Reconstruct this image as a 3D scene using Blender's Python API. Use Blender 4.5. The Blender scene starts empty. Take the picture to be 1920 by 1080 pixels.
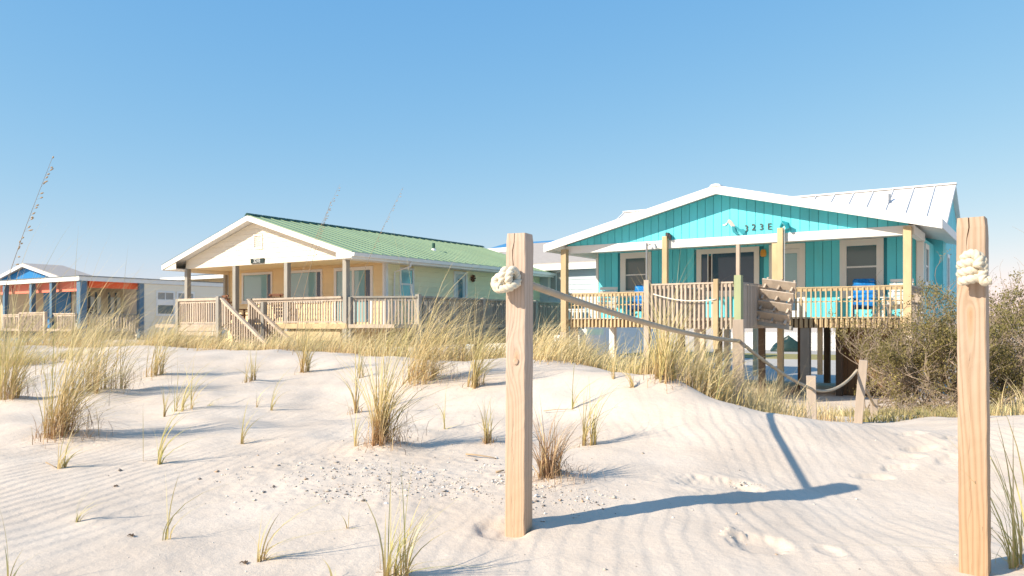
import bpy, bmesh, math, random
import numpy as np
from mathutils import Vector, Matrix

random.seed(7)
RNG = np.random.default_rng(11)
SC = bpy.context.scene
COL = SC.collection
R = math.radians

# ------------------------------------------------------------------ camera, sky, sun, exposure
CAM_Z = 2.0
FPX, HOR = 1493.3, 608.0                      # 28 mm lens, horizon row of the 1920x1080 photograph
cam_d = bpy.data.cameras.new('camera')
cam_d.lens = 28.0; cam_d.sensor_width = 36.0; cam_d.sensor_fit = 'HORIZONTAL'
cam_d.shift_y = (HOR - 540.0) / 1920.0
cam_d.clip_start = 0.05; cam_d.clip_end = 6000
cam_d.dof.use_dof = True; cam_d.dof.focus_distance = 5.0; cam_d.dof.aperture_fstop = 9.0
cam = bpy.data.objects.new('camera', cam_d); COL.objects.link(cam)
cam.location = (0, 0, CAM_Z); cam.rotation_euler = (R(90), 0, 0)
SC.camera = cam

SUN = Vector((0.891, 0.454, -0.625)).normalized()      # the way the sunlight travels
world = bpy.data.worlds.new('World'); SC.world = world; world.use_nodes = True
wn = world.node_tree.nodes; wl = world.node_tree.links
bg = wn['Background']; bg.inputs['Strength'].default_value = 0.1
sky = wn.new('ShaderNodeTexSky'); sky.sky_type = 'NISHITA'; sky.sun_disc = False
sky.sun_elevation = math.asin(-SUN.z); sky.sun_rotation = math.atan2(-SUN.x, -SUN.y) % (2 * math.pi)
sky.air_density = 1.0; sky.dust_density = 0.3; sky.ozone_density = 6.0; sky.altitude = 0
sp_ = wn.new('ShaderNodeSeparateColor'); cb_ = wn.new('ShaderNodeCombineColor'); wl.new(sky.outputs[0], sp_.inputs[0])
for ch, (gam, gain) in enumerate(((1.0, 1.18), (0.55, 1.87), (0.20, 3.52))):        # film-like response of the sky colour
    pw = wn.new('ShaderNodeMath'); pw.operation = 'POWER'; wl.new(sp_.outputs[ch], pw.inputs[0]); pw.inputs[1].default_value = gam
    mu_ = wn.new('ShaderNodeMath'); mu_.operation = 'MULTIPLY'; wl.new(pw.outputs[0], mu_.inputs[0]); mu_.inputs[1].default_value = gain
    wl.new(mu_.outputs[0], cb_.inputs[ch])
wl.new(cb_.outputs[0], bg.inputs['Color'])

sun_d = bpy.data.lights.new('sun', 'SUN'); sun_d.energy = 4.1; sun_d.angle = R(0.55); sun_d.color = (1.0, 0.885, 0.72)
sun = bpy.data.objects.new('sun', sun_d); COL.objects.link(sun)
sun.rotation_euler = SUN.to_track_quat('-Z', 'Y').to_euler(); sun.location = (-30, -15, 30)

SC.view_settings.view_transform = 'Standard'; SC.view_settings.look = 'None'
SC.view_settings.gamma = 1.0; SC.view_settings.use_curve_mapping = False
SC.view_settings.exposure = 0.80
SC.cycles.diffuse_bounces = 8; SC.cycles.max_bounces = 12

# ------------------------------------------------------------------ materials
MATS = {}
def nodes_of(m): return m.node_tree.nodes, m.node_tree.links
def mat(name, col, rough=0.7, spec=0.3, var=0.08, vscale=3.0, bump=0.0, bscale=60.0, stretch=(1, 1, 1), metallic=0.0, dirt=None, ior=None):
    """principled with noise colour variation, optional dirt colour patches, fine bump"""
    if name in MATS: return MATS[name]
    m = bpy.data.materials.new(name); m.use_nodes = True; MATS[name] = m
    n, l = nodes_of(m); b = n['Principled BSDF']
    b.inputs['Roughness'].default_value = rough; b.inputs['Specular IOR Level'].default_value = spec
    b.inputs['Metallic'].default_value = metallic
    if ior: b.inputs['IOR'].default_value = ior
    tc = n.new('ShaderNodeTexCoord'); mp = n.new('ShaderNodeMapping'); mp.inputs['Scale'].default_value = stretch
    l.new(tc.outputs['Object'], mp.inputs['Vector'])
    nz = n.new('ShaderNodeTexNoise'); nz.inputs['Scale'].default_value = vscale; nz.inputs['Detail'].default_value = 5
    l.new(mp.outputs[0], nz.inputs['Vector'])
    oi = n.new('ShaderNodeObjectInfo')
    ad = n.new('ShaderNodeMath'); ad.operation = 'MULTIPLY_ADD'; l.new(oi.outputs['Random'], ad.inputs[0]); ad.inputs[1].default_value = 0.5; l.new(nz.outputs['Fac'], ad.inputs[2])
    rp = n.new('ShaderNodeMapRange'); rp.inputs['From Min'].default_value = 0.35; rp.inputs['From Max'].default_value = 1.1
    rp.inputs['To Min'].default_value = 1 - var; rp.inputs['To Max'].default_value = 1 + var
    l.new(ad.outputs[0], rp.inputs['Value'])
    mx = n.new('ShaderNodeMix'); mx.data_type = 'RGBA'; mx.blend_type = 'MULTIPLY'; mx.inputs['Factor'].default_value = 1.0
    mx.inputs['A'].default_value = (*col, 1); l.new(rp.outputs[0], mx.inputs['B'])
    out = mx.outputs['Result']
    if dirt:
        dn = n.new('ShaderNodeTexNoise'); dn.inputs['Scale'].default_value = dirt[2]; dn.inputs['Detail'].default_value = 8; dn.inputs['Roughness'].default_value = 0.65
        l.new(mp.outputs[0], dn.inputs['Vector'])
        dr = n.new('ShaderNodeMapRange'); dr.inputs['From Min'].default_value = 0.48; dr.inputs['From Max'].default_value = 0.78; dr.inputs['To Max'].default_value = dirt[1]
        l.new(dn.outputs['Fac'], dr.inputs['Value'])
        m2 = n.new('ShaderNodeMix'); m2.data_type = 'RGBA'; l.new(dr.outputs[0], m2.inputs['Factor']); l.new(out, m2.inputs['A']); m2.inputs['B'].default_value = (*dirt[0], 1)
        out = m2.outputs['Result']
    l.new(out, b.inputs['Base Color'])
    if bump:
        bn = n.new('ShaderNodeTexNoise'); bn.inputs['Scale'].default_value = bscale; bn.inputs['Detail'].default_value = 4; l.new(mp.outputs[0], bn.inputs['Vector'])
        bp = n.new('ShaderNodeBump'); bp.inputs['Strength'].default_value = bump; bp.inputs['Distance'].default_value = 0.01
        l.new(bn.outputs['Fac'], bp.inputs['Height']); l.new(bp.outputs[0], b.inputs['Normal'])
    return m

def sand_material():
    m = bpy.data.materials.new('sand'); m.use_nodes = True
    n, l = nodes_of(m); b = n['Principled BSDF']; b.inputs['Roughness'].default_value = 0.95; b.inputs['Specular IOR Level'].default_value = 0.12
    tc = n.new('ShaderNodeTexCoord')
    def noise(sc, det=4, ro=0.6):
        t = n.new('ShaderNodeTexNoise'); t.inputs['Scale'].default_value = sc; t.inputs['Detail'].default_value = det; t.inputs['Roughness'].default_value = ro
        l.new(tc.outputs['Object'], t.inputs['Vector']); return t.outputs['Fac']
    big = n.new('ShaderNodeMix'); big.data_type = 'RGBA'; big.inputs['A'].default_value = (0.605, 0.51, 0.42, 1); big.inputs['B'].default_value = (0.69, 0.595, 0.50, 1)
    mr = n.new('ShaderNodeMapRange'); mr.inputs['From Min'].default_value = 0.35; mr.inputs['From Max'].default_value = 0.65; l.new(noise(1.3), mr.inputs['Value']); l.new(mr.outputs[0], big.inputs['Factor'])
    gr = n.new('ShaderNodeMapRange'); gr.inputs['From Min'].default_value = 0.3; gr.inputs['From Max'].default_value = 0.7; gr.inputs['To Min'].default_value = 0.86; gr.inputs['To Max'].default_value = 1.1
    l.new(noise(260, 3, 0.8), gr.inputs['Value'])
    mu = n.new('ShaderNodeMix'); mu.data_type = 'RGBA'; mu.blend_type = 'MULTIPLY'; mu.inputs['Factor'].default_value = 1; l.new(big.outputs['Result'], mu.inputs['A']); l.new(gr.outputs[0], mu.inputs['B'])
    # scattered dark grains and shell grit
    vo = n.new('ShaderNodeTexVoronoi'); vo.inputs['Scale'].default_value = 42; l.new(tc.outputs['Object'], vo.inputs['Vector'])
    sp = n.new('ShaderNodeMapRange'); sp.inputs['From Min'].default_value = 0.05; sp.inputs['From Max'].default_value = 0.10; sp.inputs['To Min'].default_value = 1; sp.inputs['To Max'].default_value = 0
    l.new(vo.outputs['Distance'], sp.inputs['Value'])
    pm = n.new('ShaderNodeMapRange'); pm.inputs['From Min'].default_value = 0.56; pm.inputs['From Max'].default_value = 0.72; pm.inputs['To Max'].default_value = 0.55; l.new(noise(0.9, 5), pm.inputs['Value'])
    ml = n.new('ShaderNodeMath'); ml.operation = 'MULTIPLY'; l.new(sp.outputs[0], ml.inputs[0]); l.new(pm.outputs[0], ml.inputs[1])
    m3 = n.new('ShaderNodeMix'); m3.data_type = 'RGBA'; l.new(ml.outputs[0], m3.inputs['Factor']); l.new(mu.outputs['Result'], m3.inputs['A']); m3.inputs['B'].default_value = (0.2, 0.16, 0.12, 1)
    l.new(m3.outputs['Result'], b.inputs['Base Color'])
    b1 = n.new('ShaderNodeBump'); b1.inputs['Strength'].default_value = 0.35; b1.inputs['Distance'].default_value = 0.004; l.new(noise(190, 4, 0.75), b1.inputs['Height'])
    b2 = n.new('ShaderNodeBump'); b2.inputs['Strength'].default_value = 0.3; b2.inputs['Distance'].default_value = 0.02; l.new(noise(22, 4), b2.inputs['Height']); l.new(b1.outputs[0], b2.inputs['Normal'])
    l.new(b2.outputs[0], b.inputs['Normal'])
    return m

def wood_post_material(name, c0, c1, freq, knot, top, c_low, below):
    """sawn softwood: long growth lines bending round a knot on the front face; object space x across, z up"""
    m = bpy.data.materials.new(name); m.use_nodes = True
    n, l = nodes_of(m); b = n['Principled BSDF']; b.inputs['Roughness'].default_value = 0.78; b.inputs['Specular IOR Level'].default_value = 0.22
    tc = n.new('ShaderNodeTexCoord'); sx = n.new('ShaderNodeSeparateXYZ'); l.new(tc.outputs['Object'], sx.inputs[0])
    def math_(op, a, c=None, d=None):
        k = n.new('ShaderNodeMath'); k.operation = op
        for i, v in enumerate((a, c, d)):
            if v is None: continue
            if isinstance(v, (int, float)): k.inputs[i].default_value = v
            else: l.new(v, k.inputs[i])
        return k.outputs[0]
    x, y, z = sx.outputs
    mp = n.new('ShaderNodeMapping'); mp.inputs['Scale'].default_value = (9, 9, 0.8); l.new(tc.outputs['Object'], mp.inputs[0])
    nz = n.new('ShaderNodeTexNoise'); nz.inputs['Scale'].default_value = 1; nz.inputs['Detail'].default_value = 3; l.new(mp.outputs[0], nz.inputs['Vector'])
    kx, kz = knot
    dx = math_('SUBTRACT', x, kx); dz0 = math_('SUBTRACT', z, kz); dz = math_('ADD', math_('MULTIPLY', math_('MAXIMUM', dz0, 0.0), 0.42), math_('MULTIPLY', math_('MINIMUM', dz0, 0.0), below))
    d = math_('SQRT', math_('ADD', math_('ADD', math_('MULTIPLY', dx, dx), math_('MULTIPLY', dz, dz)), 0.00001))
    w = math_('POWER', 2.718, math_('MULTIPLY', math_('MULTIPLY', d, d), -420.0))
    wd = n.new('ShaderNodeTexNoise'); wd.inputs['Scale'].default_value = 1; wd.inputs['Detail'].default_value = 2
    wm = n.new('ShaderNodeMapping'); wm.inputs['Scale'].default_value = (45, 45, 1.2); l.new(tc.outputs['Object'], wm.inputs[0]); l.new(wm.outputs[0], wd.inputs['Vector'])
    flow = math_('ADD', math_('ADD', math_('ADD', x, math_('MULTIPLY', y, 0.6)), math_('MULTIPLY', nz.outputs['Fac'], 0.07)), math_('MULTIPLY', wd.outputs['Fac'], 0.022))
    bend = math_('MULTIPLY', w, math_('SUBTRACT', math_('MULTIPLY', d, 1.5), flow))
    g = math_('ADD', flow, bend)
    s = math_('SINE', math_('MULTIPLY', g, freq))
    fr = n.new('ShaderNodeMapRange'); fr.inputs['From Min'].default_value = -1; fr.inputs['From Max'].default_value = 1; l.new(s, fr.inputs['Value'])
    pw = math_('POWER', fr.outputs[0], 2.2)
    fm = n.new('ShaderNodeMapping'); fm.inputs['Scale'].default_value = (190, 190, 5); l.new(tc.outputs['Object'], fm.inputs[0])
    fn = n.new('ShaderNodeTexNoise'); fn.inputs['Scale'].default_value = 1; fn.inputs['Detail'].default_value = 4; l.new(fm.outputs[0], fn.inputs['Vector'])
    mixf = math_('MULTIPLY_ADD', fn.outputs['Fac'], 0.55, math_('MULTIPLY', pw, 0.62))
    cr = n.new('ShaderNodeMix'); cr.data_type = 'RGBA'; cr.inputs['A'].default_value = (*c0, 1); cr.inputs['B'].default_value = (*c1, 1)
    cl = n.new('ShaderNodeClamp'); l.new(math_('SUBTRACT', mixf, 0.12), cl.inputs[0]); l.new(cl.outputs[0], cr.inputs['Factor'])
    # weathered grey upper part, fresher lower part
    zr = n.new('ShaderNodeMapRange'); zr.inputs['From Min'].default_value = top - 1.15; zr.inputs['From Max'].default_value = top - 0.35; zr.inputs['To Min'].default_value = 0.62; zr.inputs['To Max'].default_value = 0.0
    l.new(math_('MULTIPLY_ADD', nz.outputs['Fac'], 0.5, z), zr.inputs['Value'])
    cw = n.new('ShaderNodeMix'); cw.data_type = 'RGBA'; cw.blend_type = 'MULTIPLY'; l.new(zr.outputs[0], cw.inputs['Factor']); l.new(cr.outputs['Result'], cw.inputs['A']); cw.inputs['B'].default_value = (*c_low, 1)
    # knot heart
    kh = n.new('ShaderNodeMapRange'); kh.inputs['From Min'].default_value = 0.010; kh.inputs['From Max'].default_value = 0.017; kh.inputs['To Min'].default_value = 0.5; kh.inputs['To Max'].default_value = 0; l.new(d, kh.inputs['Value'])
    front = math_('LESS_THAN', y, -0.03)
    km = n.new('ShaderNodeMix'); km.data_type = 'RGBA'; l.new(math_('MULTIPLY', kh.outputs[0], front), km.inputs['Factor']); l.new(cw.outputs['Result'], km.inputs['A']); km.inputs['B'].default_value = (0.42, 0.24, 0.12, 1)
    l.new(km.outputs['Result'], b.inputs['Base Color'])
    bp = n.new('ShaderNodeBump'); bp.inputs['Strength'].default_value = 0.35; bp.inputs['Distance'].default_value = 0.003; l.new(mixf, bp.inputs['Height']); l.new(bp.outputs[0], b.inputs['Normal'])
    return m

def attr_material(name, trans=0.3, rough=0.6):
    m = bpy.data.materials.new(name); m.use_nodes = True; MATS[name] = m
    n, l = nodes_of(m); b = n['Principled BSDF']; b.inputs['Roughness'].default_value = rough; b.inputs['Specular IOR Level'].default_value = 0.25
    a = n.new('ShaderNodeAttribute'); a.attribute_name = 'Col'
    l.new(a.outputs['Color'], b.inputs['Base Color'])
    if trans:
        t = n.new('ShaderNodeBsdfTranslucent'); l.new(a.outputs['Color'], t.inputs['Color'])
        mx = n.new('ShaderNodeMixShader'); mx.inputs[0].default_value = trans
        l.new(b.outputs[0], mx.inputs[1]); l.new(t.outputs[0], mx.inputs[2]); l.new(mx.outputs[0], n['Material Output'].inputs['Surface'])
    return m

SAND = sand_material()
GRASS = attr_material('grass_blade', 0.28)
LEAF = attr_material('leaf', 0.25, 0.55)
SHELL = attr_material('shell_bits', 0.0, 0.5)
M = {
    'teal': mat('teal_paint', (0.13, 0.68, 0.77), 0.6, 0.3, 0.13, 1.5, dirt=((0.16, 0.52, 0.54), 0.4, 2.5), stretch=(1, 1, 0.35)),
    'teal_pale': mat('teal_side_paint', (0.16, 0.66, 0.73), 0.6, 0.3, 0.07, 1.5, dirt=((0.22, 0.45, 0.46), 0.4, 2.0)),
    'white': mat('white_paint', (0.80, 0.79, 0.76), 0.5, 0.35, 0.04, 2.0, dirt=((0.62, 0.58, 0.52), 0.3, 3.0)),
    'trim': mat('cream_trim', (0.82, 0.79, 0.73), 0.55, 0.3, 0.05, 2.0),
    'white_roof': mat('white_metal_roof', (0.76, 0.75, 0.74), 0.4, 0.5, 0.06, 1.0, dirt=((0.6, 0.57, 0.52), 0.3, 1.3)),
    'green_roof': mat('green_metal_roof', (0.255, 0.355, 0.21), 0.6, 0.4, 0.10, 1.0, dirt=((0.24, 0.37, 0.24), 0.5, 0.9)),
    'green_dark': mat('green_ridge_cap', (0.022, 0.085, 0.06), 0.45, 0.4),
    'yellow': mat('cream_yellow_siding', (0.86, 0.68, 0.40), 0.62, 0.25, 0.04, 1.2),
    'yellow_side': mat('yellow_siding_sky_fill', (0.88, 0.82, 0.55), 0.62, 0.25, 0.04, 1.2),  # same siding with the sky's fill on this shaded side put into its colour
    'cream': mat('pale_cream_siding', (0.84, 0.76, 0.62), 0.62, 0.25, 0.04, 1.2),
    'deck': mat('weathered_deck_wood', (0.50, 0.415, 0.335), 0.85, 0.15, 0.24, 4.0, bump=0.3, stretch=(1, 1, 0.3), dirt=((0.27, 0.22, 0.17), 0.5, 6)),
    'deck_new': mat('golden_deck_wood', (0.53, 0.405, 0.24), 0.8, 0.2, 0.24, 4.0, bump=0.3, stretch=(1, 1, 0.3), dirt=((0.38, 0.30, 0.20), 0.5, 6)),
    'deck_grey': mat('grey_deck_wood', (0.30, 0.285, 0.255), 0.88, 0.12, 0.22, 4.0, bump=0.3, stretch=(1, 1, 0.3)),
    'deck_green': mat('treated_green_wood', (0.33, 0.37, 0.22), 0.85, 0.15, 0.15, 4.0, stretch=(1, 1, 0.3)),
    'pile': mat('dark_piling_wood', (0.12, 0.085, 0.06), 0.9, 0.1, 0.25, 5.0, stretch=(1, 1, 0.3)),
    'storage': mat('brown_stained_plank', (0.20, 0.115, 0.06), 0.8, 0.2, 0.25, 3.0, stretch=(1, 1, 0.3)),
    'weathered': mat('weathered_fence_post', (0.47, 0.385, 0.31), 0.9, 0.1, 0.2, 9.0, bump=0.5, bscale=25, stretch=(1, 1, 0.12), dirt=((0.33, 0.26, 0.2), 0.5, 12)),
    'rope': mat('cream_rope', (0.69, 0.62, 0.49), 0.9, 0.1, 0.10, 20.0, bump=0.4, bscale=240, dirt=((0.55, 0.43, 0.27), 0.5, 9)),
    'rope_old': mat('grey_tan_rope', (0.50, 0.41, 0.30), 0.9, 0.1, 0.14, 14.0, bump=0.4, bscale=240),
    'white_rope': mat('thin_white_rope', (0.74, 0.70, 0.62), 0.8, 0.2, 0.05),
    'glass_dark': mat('dark_window_glass', (0.05, 0.105, 0.16), 0.05, 0.5, 0.03, ior=1.4),  # blue of the reflected sky put into the base colour
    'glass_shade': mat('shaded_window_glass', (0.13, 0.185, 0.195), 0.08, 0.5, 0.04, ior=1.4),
    'glass_teal': mat('sea_reflection_tint_glass', (0.25, 0.46, 0.50), 0.04, 0.5, 0.02, ior=1.6),  # sea and sky reflection painted in as a teal base colour
    'glass_pale': mat('pale_window_glass', (0.32, 0.33, 0.32), 0.08, 0.5, 0.05),
    'curtain': mat('pale_curtain', (0.55, 0.62, 0.63), 0.8, 0.2, 0.05),
    'dark': mat('dark_metal', (0.03, 0.03, 0.035), 0.5, 0.4),
    'black_letter': mat('grey_black_letter', (0.07, 0.085, 0.09), 0.5, 0.4),
    'steel': mat('steel_pipe', (0.40, 0.41, 0.42), 0.3, 0.5, 0.05, metallic=0.8),
    'blue': mat('blue_porch_paint', (0.10, 0.19, 0.28), 0.6, 0.3, 0.1),
    'blue_bright': mat('bright_blue_paint', (0.015, 0.19, 0.46), 0.55, 0.3, 0.06),
    'coral': mat('coral_paint', (0.75, 0.22, 0.15), 0.6, 0.3, 0.06),
    'orange': mat('orange_red_paint', (0.80, 0.13, 0.045), 0.6, 0.3, 0.06),
    'beige': mat('beige_wall_paint', (0.50, 0.43, 0.31), 0.65, 0.25, 0.06),
    'grey_roof': mat('grey_shingle_roof', (0.42, 0.385, 0.36), 0.9, 0.1, 0.1, 6),
    'dark_roof': mat('slate_grey_roof', (0.16, 0.19, 0.21), 0.8, 0.2, 0.1, 6),
    'blue_roof': mat('blue_metal_roof', (0.07, 0.24, 0.45), 0.4, 0.4, 0.05),
    'grey_siding': mat('pale_blue_grey_siding', (0.52, 0.58, 0.63), 0.65, 0.25, 0.04),
    'towel': mat('blue_towel', (0.015, 0.17, 0.50), 0.9, 0.1, 0.6, 14, dirt=((0.10, 0.42, 0.72), 0.9, 9)),
    'plastic_white': mat('white_plastic', (0.78, 0.78, 0.76), 0.4, 0.4, 0.03),
    'amber': mat('amber_lamp_glass', (0.70, 0.33, 0.04), 0.35, 0.5, 0.08),
    'teal_deep': mat('deep_teal_plastic', (0.01, 0.24, 0.30), 0.4, 0.4, 0.1),
    'pink': mat('pink_skin_paint', (0.62, 0.42, 0.40), 0.5, 0.3, 0.05),
    'tarp': mat('dark_green_tarp', (0.012, 0.03, 0.026), 0.4, 0.4, 0.3),
    'brown': mat('brown_wicker', (0.15, 0.07, 0.04), 0.8, 0.2, 0.2),
    'concrete': mat('pale_concrete', (0.46, 0.43, 0.39), 0.9, 0.1, 0.08, 0.8, dirt=((0.36, 0.33, 0.3), 0.5, 1.5)),
    'twig': mat('grey_twig', (0.33, 0.26, 0.20), 0.9, 0.1, 0.3, 3),
    'driftwood': mat('driftwood', (0.40, 0.30, 0.20), 0.9, 0.1, 0.2, 8),
    'sea': mat('sea_water', (0.02, 0.16, 0.19), 0.12, 0.5, 0.1, 0.05, bump=0.6, bscale=0.8),
    'lawn': mat('dry_lawn', (0.33, 0.29, 0.13), 0.95, 0.05, 0.2, 2.0),
}
POST_L = wood_post_material('sawn_post_pale', (0.54, 0.425, 0.34), (0.44, 0.33, 0.25), 330, (0.006, 1.84), 2.45, (1.0, 0.84, 0.62), .42)
POST_R = wood_post_material('sawn_post_tan', (0.48, 0.365, 0.275), (0.35, 0.245, 0.165), 300, (-0.004, 2.05), 2.45, (1.0, 0.82, 0.58), .10)

# ------------------------------------------------------------------ mesh helpers
class MB:
    def __init__(s): s.v = []; s.f = []
    def add(s, vs, fs):
        o = len(s.v); s.v += [tuple(p) for p in vs]; s.f += [tuple(i + o for i in f) for f in fs]; return s
    def box(s, x0, x1, y0, y1, z0, z1):
        return s.add([(x0, y0, z0), (x1, y0, z0), (x1, y1, z0), (x0, y1, z0), (x0, y0, z1), (x1, y0, z1), (x1, y1, z1), (x0, y1, z1)],
                     [(0, 3, 2, 1), (4, 5, 6, 7), (0, 1, 5, 4), (1, 2, 6, 5), (2, 3, 7, 6), (3, 0, 4, 7)])
    def hexa(s, a, b):          # two matching quads
        return s.add(list(a) + list(b), [(0, 3, 2, 1), (4, 5, 6, 7), (0, 1, 5, 4), (1, 2, 6, 5), (2, 3, 7, 6), (3, 0, 4, 7)])
    def prism(s, poly_a, poly_b):
        n = len(poly_a)
        return s.add(list(poly_a) + list(poly_b), [tuple(range(n - 1, -1, -1)), tuple(range(n, 2 * n))] + [(i, (i + 1) % n, n + (i + 1) % n, n + i) for i in range(n)])
    def bar(s, p, q, w, h, up=(0, 0, 1)):
        p, q = Vector(p), Vector(q); t = (q - p).normalized(); u = Vector(up)
        if abs(t.dot(u)) > 0.98: u = Vector((0, 1, 0))
        a = t.cross(u).normalized() * w / 2; c = a.cross(t).normalized() * h / 2
        return s.hexa([p - a - c, p + a - c, p + a + c, p - a + c], [q - a - c, q + a - c, q + a + c, q - a + c])
    def tube(s, pts, rad, n=6, caps=True):
        pts = [Vector(p) for p in pts]
        if not hasattr(rad, '__len__'): rad = [rad] * len(pts)
        u = None; o = len(s.v)
        for i, p in enumerate(pts):
            t = (pts[min(i + 1, len(pts) - 1)] - pts[max(i - 1, 0)]).normalized()
            if u is None: u = t.orthogonal().normalized()
            u = (u - t * u.dot(t)).normalized(); w = t.cross(u)
            for k in range(n):
                a = 2 * math.pi * k / n; s.v.append(tuple(p + (u * math.cos(a) + w * math.sin(a)) * rad[i]))
        for i in range(len(pts) - 1):
            for k in range(n):
                s.f.append((o + i * n + k, o + i * n + (k + 1) % n, o + (i + 1) * n + (k + 1) % n, o + (i + 1) * n + k))
        if caps:
            s.f.append(tuple(o + k for k in range(n - 1, -1, -1))); e = o + (len(pts) - 1) * n; s.f.append(tuple(e + k for k in range(n)))
        return s
    def mesh(s, name, smooth=False, recalc=True):
        me = bpy.data.meshes.new(name); me.from_pydata(s.v, [], s.f)
        if recalc:
            bm = bmesh.new(); bm.from_mesh(me); bmesh.ops.recalc_face_normals(bm, faces=bm.faces[:]); bm.to_mesh(me); bm.free()
        if smooth: me.polygons.foreach_set('use_smooth', [True] * len(me.polygons))
        return me
    def build(s, name, m, parent=None, smooth=False, recalc=True):
        me = s.mesh(name, smooth, recalc); me.materials.append(m); return place(name, me, parent)

def place(name, me, parent=None, loc=None, rot=None):
    o = bpy.data.objects.new(name, me); COL.objects.link(o); o.parent = parent
    if loc is not None: o.location = loc
    if rot is not None: o.rotation_euler = rot
    return o
def tag(o, label, cat=None, group=None, kind=None):
    if label: o['label'] = label
    if cat: o['category'] = cat
    if group: o['group'] = group
    if kind: o['kind'] = kind
    return o
def empty(name, loc, rz=0.0):
    o = bpy.data.objects.new(name, None); COL.objects.link(o); o.location = loc; o.rotation_euler = (0, 0, rz); o.empty_display_size = 0.2; return o
def box_obj(name, m, parent, *b): return MB().box(*b).build(name, m, parent)

def array_mesh(name, V, F, col=None, smooth=False):
    me = bpy.data.meshes.new(name); nv, nf, k = len(V), len(F), F.shape[1]
    me.vertices.add(nv); me.vertices.foreach_set('co', np.ascontiguousarray(V, np.float32).ravel())
    me.loops.add(nf * k); me.loops.foreach_set('vertex_index', np.ascontiguousarray(F, np.int32).ravel())
    me.polygons.add(nf); me.polygons.foreach_set('loop_start', np.arange(0, nf * k, k, dtype=np.int32))
    me.polygons.foreach_set('loop_total', np.full(nf, k, np.int32))
    if smooth: me.polygons.foreach_set('use_smooth', np.ones(nf, bool))
    me.update(calc_edges=True)
    if col is not None:
        a = me.color_attributes.new('Col', 'FLOAT_COLOR', 'POINT'); c = np.ones((nv, 4), np.float32); c[:, :3] = col; a.data.foreach_set('color', c.ravel())
    return me

# ------------------------------------------------------------------ terrain height
CTRL = np.array([
    (-12, 1.0, .85), (-7, 1.2, .85), (-4, 1.2, .85), (0, 1.2, .82), (4, 1.2, .84), (8, 1.2, .95), (12, 2, 1.0),
    (-4.5, 3.2, 1.0), (-3, 3, .97), (-1.2, 3.3, .96), (-.5, 3.9, .985), (0.03, 4.0, .985), (.03, 3.6, .95), (.39, 4.19, .985), (.86, 4.42, .995), (1.38, 4.69, .985), (2.14, 5.08, .965),
    (.9, 3.7, .92), (2, 3.4, .92), (3.0, 3.6, .93), (2.9, 4.5, .95), (3.0, 5.4, 1.02), (2.02, 3.46, .92), (3.3, 3.0, .95), (4.2, 3.6, 1.02),
    (-1.33, 5.5, 1.11), (-1.93, 8, 1.24), (-2.53, 10.5, 1.49), (-2.77, 11.6, 1.57), (-3, 14, 1.38), (-3, 17, 1.15),
    (-2.19, 3.8, 1.0), (-3.46, 6, 1.11), (-4.9, 8.5, 1.25), (-6.9, 12, 1.5), (-5.8, 12.6, 1.655), (-8.4, 13, 1.62), (-8, 17, 1.25), (-14, 16, 1.4), (-14, 24, 1.2), (-8, 24, 1.15),
    (.15, 5.5, 1.11), (.19, 7.2, 1.315), (.25, 9.5, 1.58), (.66, 6.2, 1.20), (1.25, 7.8, 1.455), (1.55, 7.0, 1.435), (1.2, 6.3, 1.27), (1.0, 5.4, 1.10),
    (1.85, 5.55, 1.10), (1.80, 6.15, 1.26), (2.28, 6.3, 1.205), (3.0, 6.6, 1.15), (3.83, 6.8, 1.13), (4.1, 6.2, 1.24), (5.2, 6.5, 1.3), (1.9, 7.0, 1.25), (2.2, 7.4, 1.08),
    (2.39, 8.4, .93), (1.6, 9.0, 1.25), (3.2, 8.6, .85), (4.2, 8.8, .90), (3.5, 10, .74), (4.5, 11, .60), (6, 13, .48), (8, 15, .38), (5.5, 9, .95), (4, 15, .32), (2, 12, .9), (0, 13, 1.25), (1, 16, .8),
    (-10, 28, 1.25), (-4, 24, 1.0), (-2, 28, .7), (-14, 32, 1.1), (-22, 36, 1.15), (-26, 28, 1.2),
    (3, 20, .15), (8, 20, .06), (12, 20, .06), (20, 20, .1), (12, 12, .7), (16, 8, 1.0), (5, 27, .0), (10, 29, -.15), (0, 36, .1), (10, 34, -.6), (16, 36, -.8), (14, 44, -.85), (24, 44, -.85), (20, 55, -.85), (30, 60, -.85), (24, 70, -.85), (36, 85, -.85), (10, 60, -.6),
    (0, -8, .3), (20, -8, .3), (-20, -8, .3), (0, -30, -1.3), (60, -30, -1.3), (-60, -30, -1.3), (-25, 8, 1.1), (-30, 18, 1.1),
    (40, 40, 0), (0, 60, 0), (-40, 60, .2), (40, 8, .5), (-60, 30, .3), (70, 40, 0), (0, 120, 0), (90, 120, 0), (-90, 120, 0), (-120, 20, 0.2), (120, 20, 0.2),
], float)
_c2 = 0.45
def _k(ax, ay, bx, by): return np.sqrt((ax - bx) ** 2 + (ay - by) ** 2 + _c2)
_A = _k(CTRL[:, None, 0], CTRL[:, None, 1], CTRL[None, :, 0], CTRL[None, :, 1]); _n = len(CTRL)
_S = np.zeros((_n + 1, _n + 1)); _S[:_n, :_n] = _A - np.eye(_n) * 0.02; _S[:_n, _n] = 1; _S[_n, :_n] = 1
_W = np.linalg.solve(_S, np.append(CTRL[:, 2], 0))
def base_h(x, y):
    x = np.asarray(x, float); y = np.asarray(y, float); out = np.full(np.broadcast(x, y).shape, _W[-1])
    for i in range(_n): out = out + _W[i] * _k(x, y, CTRL[i, 0], CTRL[i, 1])
    r = np.sqrt(x * x + y * y); t = np.clip((r - 90) / 60, 0, 1)
    far = np.where(y < -28, -1.5, 0.0)
    return out * (1 - t) + far * t
_G = RNG.random((256, 256))
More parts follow.
